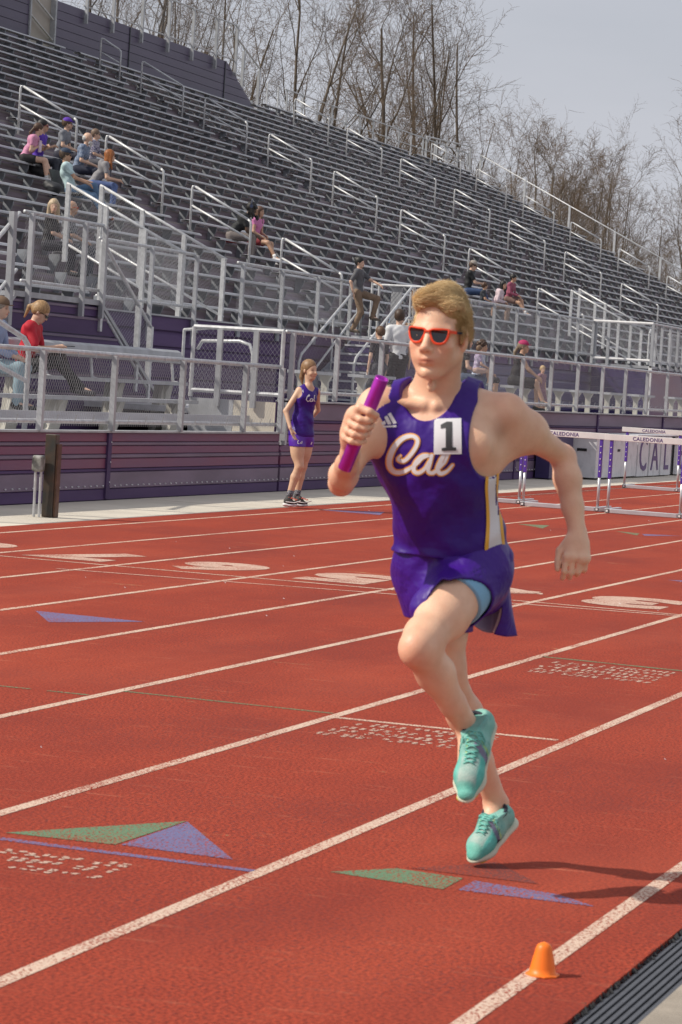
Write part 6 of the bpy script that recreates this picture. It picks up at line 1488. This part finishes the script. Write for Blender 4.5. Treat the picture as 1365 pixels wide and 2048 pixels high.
person('curly-haired little boy in dark shirt beside the man in the grey cap', seatp(964, 603), FACE+.2, 'sit', .72, 'tan', 'curly', (.09, .04, .02), (.03, .035, .045), (.1, .1, .14), (.1, .1, .1), .3, .5, .1, .6, 0, group=G4)
person('girl in pale pink hooded sweatshirt with long black hair seen from behind', seatp(988, 606), FACE+.1, 'sit', .92, 'tan', 'long', (.012, .01, .01), (.62, .5, .54), (.3, .2, .15), (.1, .1, .1), .95, 1.0, .45, -.6, 0, group=G4)
person('black-haired girl in maroon sweatshirt with bare legs and white socks', seatp(1016, 608), FACE-.1, 'sit', .9, 'tan', 'bob', (.012, .01, .01), (.3, .07, .12), (.2, .12, .1), (.5, .5, .52), .95, .3, .2, 0, .1, group=G4, feet={1: (.55, .1, -.42), -1: (.68, -.06, -.42)}, sock=(.72, .72, .74))
# on the right deck
G5 = 'people on the short benches right of the runner'
q5 = stand_at(926, 14.15, 1.6)
person('woman in black top holding a toddler on her lap, right of the runner', q5, FACE+.4, 'sit', .95, 'fair', 'long', (.1, .06, .04), (.02, .02, .022), (.1, .14, .22), (.1, .1, .1), .2, 1.0, .1, .2, 0, hands={1: (.3, .1, .25), -1: (.3, -.1, .22)}, group=G5)
person('toddler in pale checked shirt held on a lap', (q5[0]-.1, q5[1]-.3, q5[2]+.18), FACE+.5, 'sit', .55, 'fair', 'short', (.2, .12, .07), (.5, .46, .55), (.5, .35, .3), (.3, .3, .3), .3, .3, .1, .5, 0, pattern=(30, (.3, .22, .4)), group=G5)
person('curly-haired boy in white and blue shirt and black shorts looking right', (q5[0]+1.15, 14.2, 1.6), FACE+.1, 'sit', .88, 'tan', 'curly', (.07, .035, .02), (.55, .57, .64), (.02, .02, .022), (.2, .25, .35), .4, .5, .15, -.1, 0, pattern=(18, (.3, .36, .5)), group=G5)
q6 = stand_at(1033, 14.2, 1.6)
person('woman in maroon cap and sleeveless black dress with crossed legs', q6, FACE+.1, 'sit', 1.0, 'tan', 'longpony', (.3, .22, .15), (.016, .016, .018), (.016, .016, .018), (.05, .05, .05), .0, .35, .22, -.1, 0, cap=(.36, .02, .1), hands={1: (.45, .05, .2), -1: (.5, -.05, .15)}, feet={1: (.45, .1, -.46), -1: (.6, -.02, -.36)}, skirt=True, group=G5)
person('blond toddler in dusty pink shirt standing beside the woman in the maroon cap', stand_at(1088, 13.9, 1.0), FACE+2.9+PI, 'stand', .6, 'fair', 'short', (.6, .42, .22), (.28, .15, .19), (.28, .15, .19), (.3, .3, .3), .3, .5, 0, -.6, 0, group=G5)
# left deck
G6 = 'people on the left deck'
q7 = stand_at(50, 14.2, 1.32)
person('woman in red T-shirt with ponytail and sunglasses looking down at her phone', q7, FACE+.2, 'sit', 1.0, 'fair', 'pony', (.4, .24, .11), (.5, .012, .03), (.02, .022, .025), (.03, .03, .035), .4, 1.0, .16, 0, .55, glasses='dark', hands={1: (.36, .06, .32), -1: (.4, -.08, .34)}, feet={1: (.62, .1, -.2), -1: (.72, -.06, -.2)}, hh=.0105, group=G6)
ph = empty('mobile_phone', Vector((q7[0]+.12, q7[1]-.5, q7[2]+.36)), 'dark mobile phone in the hand of the woman in red', 'phone'); bevel(link('phone_body', MB().box(-.04, .04, -.075, .075, -.005, .005).mesh('phone_body'), black_m, ph), .004)
person('man in tan cap and light blue shirt at the left edge of the photo', stand_at(-22, 14.2, 1.32), FACE+.1, 'sit', .98, 'fair', 'short', (.3, .25, .2), (.28, .34, .5), (.25, .35, .4), (.03, .03, .03), .9, 1.0, .15, 0, .1, cap=(.16, .1, .06), hh=.0105, group=G6)
# bags beside the group
bgm = mat('black_nylon', (.02, .022, .026), rough=.6, noise=.3, nscale=12)
def bag(name, label, base, r_, seed):
    B_ = Field(np.array([-.45, -.35, -.35]), np.array([.45, .35, .35]), .016); rr = random.Random(seed)
    for i in range(9): B_.ell((rr.uniform(-.22, .22)*r_, rr.uniform(-.1, .1), rr.uniform(.02, .16)), (rr.uniform(.08, .16), rr.uniform(.06, .12), rr.uniform(.05, .1)), None, .05)
    o = link(name, B_.mesh(name, 1), bgm, None, True, loc=Vector(base)); o['label'] = label; o['category'] = 'bag'; return o
p_ = seatp(108, 380); bag('backpack', 'black backpack lying on the seat left of the man in the navy cap', (p_[0], p_[1], p_[2]+.0), 1, 2)
p_ = seatp(72, 322); bag('jacket', 'black jacket hanging off the bench below the girl in pink', (p_[0], p_[1]-.08, p_[2]-.2), .7, 5); bpy.data.objects['jacket']['category'] = 'jacket'
ss = empty('stadium_seat', Vector(pc_.location), 'black padded stadium seat under the man in the navy cap', 'seat')
bevel(link('seat_pad', MB().box(-.24, .24, -.3, .2, .0, .06).mesh('seat_pad'), bgm, ss), .02); bevel(link('seat_back', MB().prism([(-.24, .2, .02), (.24, .2, .02), (.24, .36, .5), (-.24, .36, .5)], (0, .04, 0)).mesh('seat_back'), bgm, ss), .01)
# ------------------------------------------------------------------ the standing team-mate
GD = 31.7
GE = empty('person', (0, 0, 0), 'girl in purple singlet and shorts standing at the pavement edge with her hair tied back', 'person')
GE.location = V3(atZ(598, 1016)); GE.rotation_euler = (0, 0, -YAW)
go_ = np.array(GE.location)
def Gp(px, py, dd=0): d = atD(px, py, GD+dd)-go_; return A3(d[0]*_c+d[1]*_s, -d[0]*_s+d[1]*_c, d[2])
gf = unit(A3(.62, -.78, 0)); gl = A3(-gf[1]*-1, gf[0]*-1, 0)*-1; gl = unit(np.cross(UPV, gf)); 
g = dict(pel=Gp(603, 872), waist=Gp(606, 840), chest=Gp(611, 795), neck=Gp(618, 771), shR=Gp(599, 781, -.05), shL=Gp(634, 783, .08), hipR=Gp(594, 885, -.06), hipL=Gp(612, 885, .06),
 knR=Gp(599, 933, -.08), anR=Gp(578, 994, -.04), knL=Gp(606, 933, .08), anL=Gp(594, 993, .1), elR=Gp(572, 822, -.12), wrR=Gp(581, 856, -.2), elL=Gp(636, 820, .2), wrL=Gp(612, 848, .25), hd=Gp(620, 740))
gF = Field((-.45, -.5, -.02), (.45, .6, 1.78), .0068)
gax = [gl, gf, UPV]
gF.ell(g['pel'], (.15, .105, .12), gax, .05); gF.ell(lerp(g['pel'], g['waist'], .9), (.112, .085, .12), gax, .05); gF.cone(g['pel']+UPV*.05, g['chest'], .1, .1, .05, flat=(gf, .85)); gF.ell(g['chest'], (.125, .09, .12), gax, .05); gF.ell(g['chest']+gf*.05-UPV*.01, (.1, .055, .05), gax, .03)
for a in 'RL':
    gF.cone(g['neck']-UPV*.02, g['sh'+a], .036, .036, .04); gF.cone(g['sh'+a], g['el'+a], .038, .029, .02); gF.cone(g['el'+a], g['wr'+a], .03, .02, .015)
    gF.cone(g['hip'+a], g['kn'+a], .085, .05, .04); gF.ell(lerp(g['hip'+a], g['kn'+a], .3), (.078, .08, .14), None, .03); gF.cone(g['kn'+a], lerp(g['kn'+a], g['an'+a], .35)-gf*.012, .047, .049, .02); gF.cone(lerp(g['kn'+a], g['an'+a], .35)-gf*.012, g['an'+a], .049, .03, .02)
hv_ = unit(Gp(586, 868, -.2)-g['wrR']); gF.cone(g['wrR'], g['wrR']+hv_*.06, .021, .03, .01, flat=(A3(1, -.4, 0), .55))
for k in range(4):
    q = g['wrR']+hv_*.075+A3(.5, .8, 0)*(k-1.5)*.016; gF.cone(q, q+unit(hv_+A3(.1, .1, 0))*.045, .0085, .008, .003); gF.cone(q+unit(hv_)*.045, q+unit(hv_)*.045+unit(hv_+A3(.5, -.1, .1))*.03, .008, .007, .003)
gF.cone(g['wrR']+hv_*.02+A3(.02, 0, 0), g['wrR']+hv_*.07+A3(.035, -.01, 0), .01, .009, .004)
ghf = unit(A3(.72, -.69, -.02)); ghl = unit(np.cross(UPV, ghf)); ghu = np.cross(ghf, ghl); gh = lambda a, b, c: g['hd']+ghf*a+ghl*b+ghu*c; GX = [ghf, ghl, ghu]
gF.cone(g['neck'], gh(-.015, 0, -.06), .042, .042, .03)
gF.ell(gh(-.01, 0, .03), (.088, .07, .08), GX, .02); gF.ell(gh(.025, 0, -.03), (.062, .054, .075), GX, .03); gF.ell(gh(.055, 0, -.088), (.026, .028, .022), GX, .03)
gF.cone(gh(.084, 0, 0), gh(.1, 0, -.033), .008, .011, .01); gF.cone(gh(.082, -.02, -.064), gh(.082, .02, -.064), .0065, .0065, .006)
for sg in (1, -1): gF.ell(gh(.09, sg*.03, .002), (.012, .017, .009), GX, .01, sub=True); gF.ell(gh(.06, sg*.035, -.04), (.022, .02, .02), GX, .02); gF.ell(gh(-.01, sg*.072, -.012), (.016, .009, .026), GX, .008)
me = gF.mesh('body', 1)
def gt_(co):
    t = np.ones((len(co), 3)); rel = co-g['hd']; a, b_, c = rel@ghf, rel@ghl, rel@ghu
    for w, col in ((np.exp(-((b_/.024)**4+((c+.064)/.007)**4))*(a > .06), (.95, .5, .5)), (np.exp(-(((np.abs(b_)-.03)/.014)**4+((c)/.007)**4))*(a > .05), (.3, .25, .22)), (np.exp(-(((np.abs(b_)-.03)/.016)**4+((c-.017)/.004)**4))*(a > .05)*.7, (.45, .33, .25))):
        t = t*(1-w[:, None])+A3(*col)*w[:, None]
    for k_ in ('knR', 'knL'): w = near(co, g[k_]+gf*.04, .035)*.35; t = t*(1-w)+A3(1, .78, .72)*w
    return t
vcol(me, gt_); link('body', me, pm('warm_skin', (.66, .42, .28), rough=.5, noise=.1, nscale=20, attr='tint'), GE, True)
gs = Field((-.35, -.4, .7), (.35, .5, 1.6), .0068)
gs.ell(g['pel']+UPV*.02, (.158, .115, .12), gax, .05); gs.ell(lerp(g['pel'], g['waist'], .9), (.124, .1, .13), gax, .05); gs.cone(g['pel']+UPV*.05, g['chest'], .118, .116, .05, flat=(gf, .85)); gs.ell(g['chest'], (.136, .101, .125), gax, .05); gs.ell(g['chest']+gf*.052-UPV*.01, (.108, .062, .056), gax, .03)
for a in 'RL': gs.cone(g['neck']-UPV*.02, g['sh'+a], .045, .044, .04)
X_, Y_, Z_ = gs.coords(); gs.d = gs.d-.003*np.sin(X_*40+Z_*24+2*np.sin(Z_*18))-.002*np.sin(X_*70)*np.exp(-((Z_-.9)/.1)**2)
gs.ell(g['neck']+gf*.06+UPV*.02, (.075, .085, .085), gax, 0, sub=True); gs.ell(g['neck']-gf*.02+UPV*.045, (.06, .07, .065), gax, 0, sub=True)
for a, sg in (('R', -1), ('L', 1)): gs.ell(g['sh'+a]+gl*sg*.04*(1 if (g['shL']-g['shR'])@gl > 0 else -1)-UPV*.01, (.043, .1, .085), gax, 0, sub=True)
gs.half(Gp(603, 873), -UPV)
gsh = link('singlet', gs.mesh('singlet', 1), jersey, GE, True); gb = BVHTree.FromPolygons([v.co.copy() for v in gsh.data.vertices], [tuple(p.vertices) for p in gsh.data.polygons])
gq = Field((-.35, -.4, .55), (.35, .5, 1.05), .0068)
gq.ell(g['pel'], (.157, .112, .125), gax, .05)
for a in 'RL': gq.cone(g['hip'+a], lerp(g['hip'+a], g['kn'+a], .45), .092, .08, .04); gq.ell(lerp(g['hip'+a], g['kn'+a], .3), (.085, .087, .14), None, .03)
gq.half(Gp(600, 893), -UPV); gq.half(Gp(603, 866), UPV)
gsho = link('shorts', gq.mesh('shorts', 1), mat('bright_purple_spandex', (.1, .02, .38), rough=.45, noise=.1, nscale=5), GE, True); gb2 = BVHTree.FromPolygons([v.co.copy() for v in gsho.data.vertices], [tuple(p.vertices) for p in gsho.data.polygons])
def gray_(bv, px, py, off):
    a = Gp(px, py, -3); d = unit(Gp(px, py, 3)-a); h_ = bv.ray_cast(V3(a), V3(d), 9); return None if h_[0] is None else h_[0]-V3(d)*off
def gstrip(name, pts, w, m, bv=gb, off=.004):
    vs = []; 
    for i, (x, y) in enumerate(pts):
        x2, y2 = pts[min(i+1, len(pts)-1)]; x1, y1 = pts[max(i-1, 0)]; d = np.array([x2-x1, y2-y1], float); d /= max(np.linalg.norm(d), 1e-6); n_ = (-d[1]*w/2, d[0]*w/2)
        vs += [gray_(bv, x+n_[0], y+n_[1], off), gray_(bv, x-n_[0], y-n_[1], off)]
    b = MB()
    for i in range(len(pts)-1):
        q = [vs[2*i], vs[2*i+1], vs[2*i+3], vs[2*i+2]]
        if all(x is not None for x in q): b.add(q, [(0, 1, 2, 3)])
    return link(name, b.mesh(name, fix=False), m, gsh)
gstrip('side_stripe', [(592, 796), (589, 815), (587, 835), (586, 855)], 4.5, whitef, off=.004); gstrip('side_stripe', [(590, 798), (587, 815), (585, 835), (584, 848)], 2.2, gold, off=.007)
CG = [[(619, 791), (617, 793), (620, 791), (619, 789), (615, 793), (613, 799), (616, 803), (620, 801)], [(625, 797), (621, 798), (621, 803), (624, 803), (626, 797), (626, 803)], [(629, 797), (630, 790), (628, 800), (631, 803)]]
for c_ in CG: gstrip('script_letter', c_, 1.9, whitef, off=.005)
gstrip('number_bib', [(631.5, 788), (631.5, 806)], 6, bibp, off=.008); gstrip('bib_number', [(632, 791), (632, 803)], 1.6, ink, off=.011)
for q in ([(604, 784), (607.5, 784)], [(605, 782), (607, 782)], [(606, 780), (607, 780)]): gstrip('chest_logo', q, 1.6, whitef, off=.004)
for c_ in ([(598, 881), (596, 882), (596, 887), (599, 887)], [(602, 884), (601, 887), (603, 887)], [(604.5, 882), (604, 887)]): gstrip('shorts_letter', c_, 1.5, whitef, gb2, .005)
gstrip('shorts_logo', [(622.5, 889), (624.5, 884)], 2.2, whitef, gb2, .005)
ghr = Field(g['hd']-.26, g['hd']+.18, .0068)
ghr.ell(gh(-.02, 0, .036), (.097, .08, .09), GX, .01); ghr.ell(gh(-.045, 0, .0), (.068, .074, .07), GX, .02); ghr.ell(gh(-.1, 0, .03), (.03, .03, .03), GX, .015); ghr.cone(gh(-.11, 0, .0), gh(-.12, 0, -.09), .026, .028, .01); ghr.cone(gh(-.12, 0, -.09), gh(-.1, .0, -.17), .028, .008, .01)
ghr.ell(gh(.095, 0, -.04), (.07, .1, .095), GX, .004, sub=True); ghr.ell(gh(.05, 0, -.1), (.1, .15, .075), GX, .004, sub=True)
link('hair', ghr.mesh('hair', 1), pm('hair', (.3, .17, .08), rough=.5, noise=.35, nscale=40), GE, True)
sh_d = mat('dark_charcoal_knit', (.04, .037, .036), rough=.7); sole_w = mat('white_pink_sole', (.72, .68, .68), rough=.5); coral = mat('coral_lace', (.75, .16, .1), rough=.5); sock_m = mat('grey_leopard_sock', (.22, .22, .25), rough=.8, nscale=90, col2=(.04, .04, .05), lo=.47, hi=.53, detail=1)
for a, heel, toe_, dd in (('R', (566, 1014), (596, 1016), -.06), ('L', (588, 1012), (617, 1015), .09)):
    e = empty('shoe', (0, 0, 0)); e.parent = GE; H0 = Gp(*heel, dd); T0 = Gp(*toe_, dd-.02); H0[2] = .02; T0[2] = .02; d_ = unit(T0-H0); L_ = np.linalg.norm(T0-H0)
    f1 = Field(np.minimum(H0, T0)-.1, np.maximum(H0, T0)+A3(.1, .1, .16), .006); f1.cone(H0+d_*.04+UPV*.055, H0+d_*L_*.45+UPV*.05, .036, .038, .02); f1.cone(H0+d_*L_*.45+UPV*.045, T0-d_*.04+UPV*.035, .038, .03, .02, flat=(UPV, .75)); f1.cone(H0+d_*.06+UPV*.08, g['an'+a], .038, .032, .02); f1.half(g['an'+a]+UPV*.012, UPV); f1.half((0, 0, .03), -UPV)
    link('upper', f1.mesh('upper', 1), sh_d, e, True)
    f2 = Field(np.minimum(H0, T0)-.1, np.maximum(H0, T0)+A3(.1, .1, .1), .006); f2.cone(H0+d_*.03+UPV*.016, H0+d_*L_*.5+UPV*.014, .04, .037, .01, flat=(UPV, .55)); f2.cone(H0+d_*L_*.5+UPV*.012, T0-d_*.035+UPV*.018, .04, .032, .01, flat=(UPV, .45)); f2.half((0, 0, .001), -UPV)
    link('sole', f2.mesh('sole', 1), sole_w, e, True)
    b = MB()
    for k in range(4): q = H0+d_*(L_*.42+k*.026)+UPV*(.1-.008*k); b.tube([q-A3(.0, .03, 0)+A3(-.01, 0, 0), q+UPV*.006, q+A3(.01, .03, 0)], .006, 5)
    link('laces', b.mesh('laces'), coral, e); link('side_swoosh', MB().tube([H0+d_*.03-A3(0, .04, 0)+UPV*.05, H0+d_*.13-A3(0, .043, 0)+UPV*.045, H0+d_*.2-A3(0, .038, 0)+UPV*.07], .005, 5).mesh('side_swoosh'), sole_w, e)
    link('sock', MB().bar(g['an'+a]-UPV*.01, lerp(g['an'+a], g['kn'+a], .22), .036, 14, .037).mesh('sock'), sock_m, e, True)
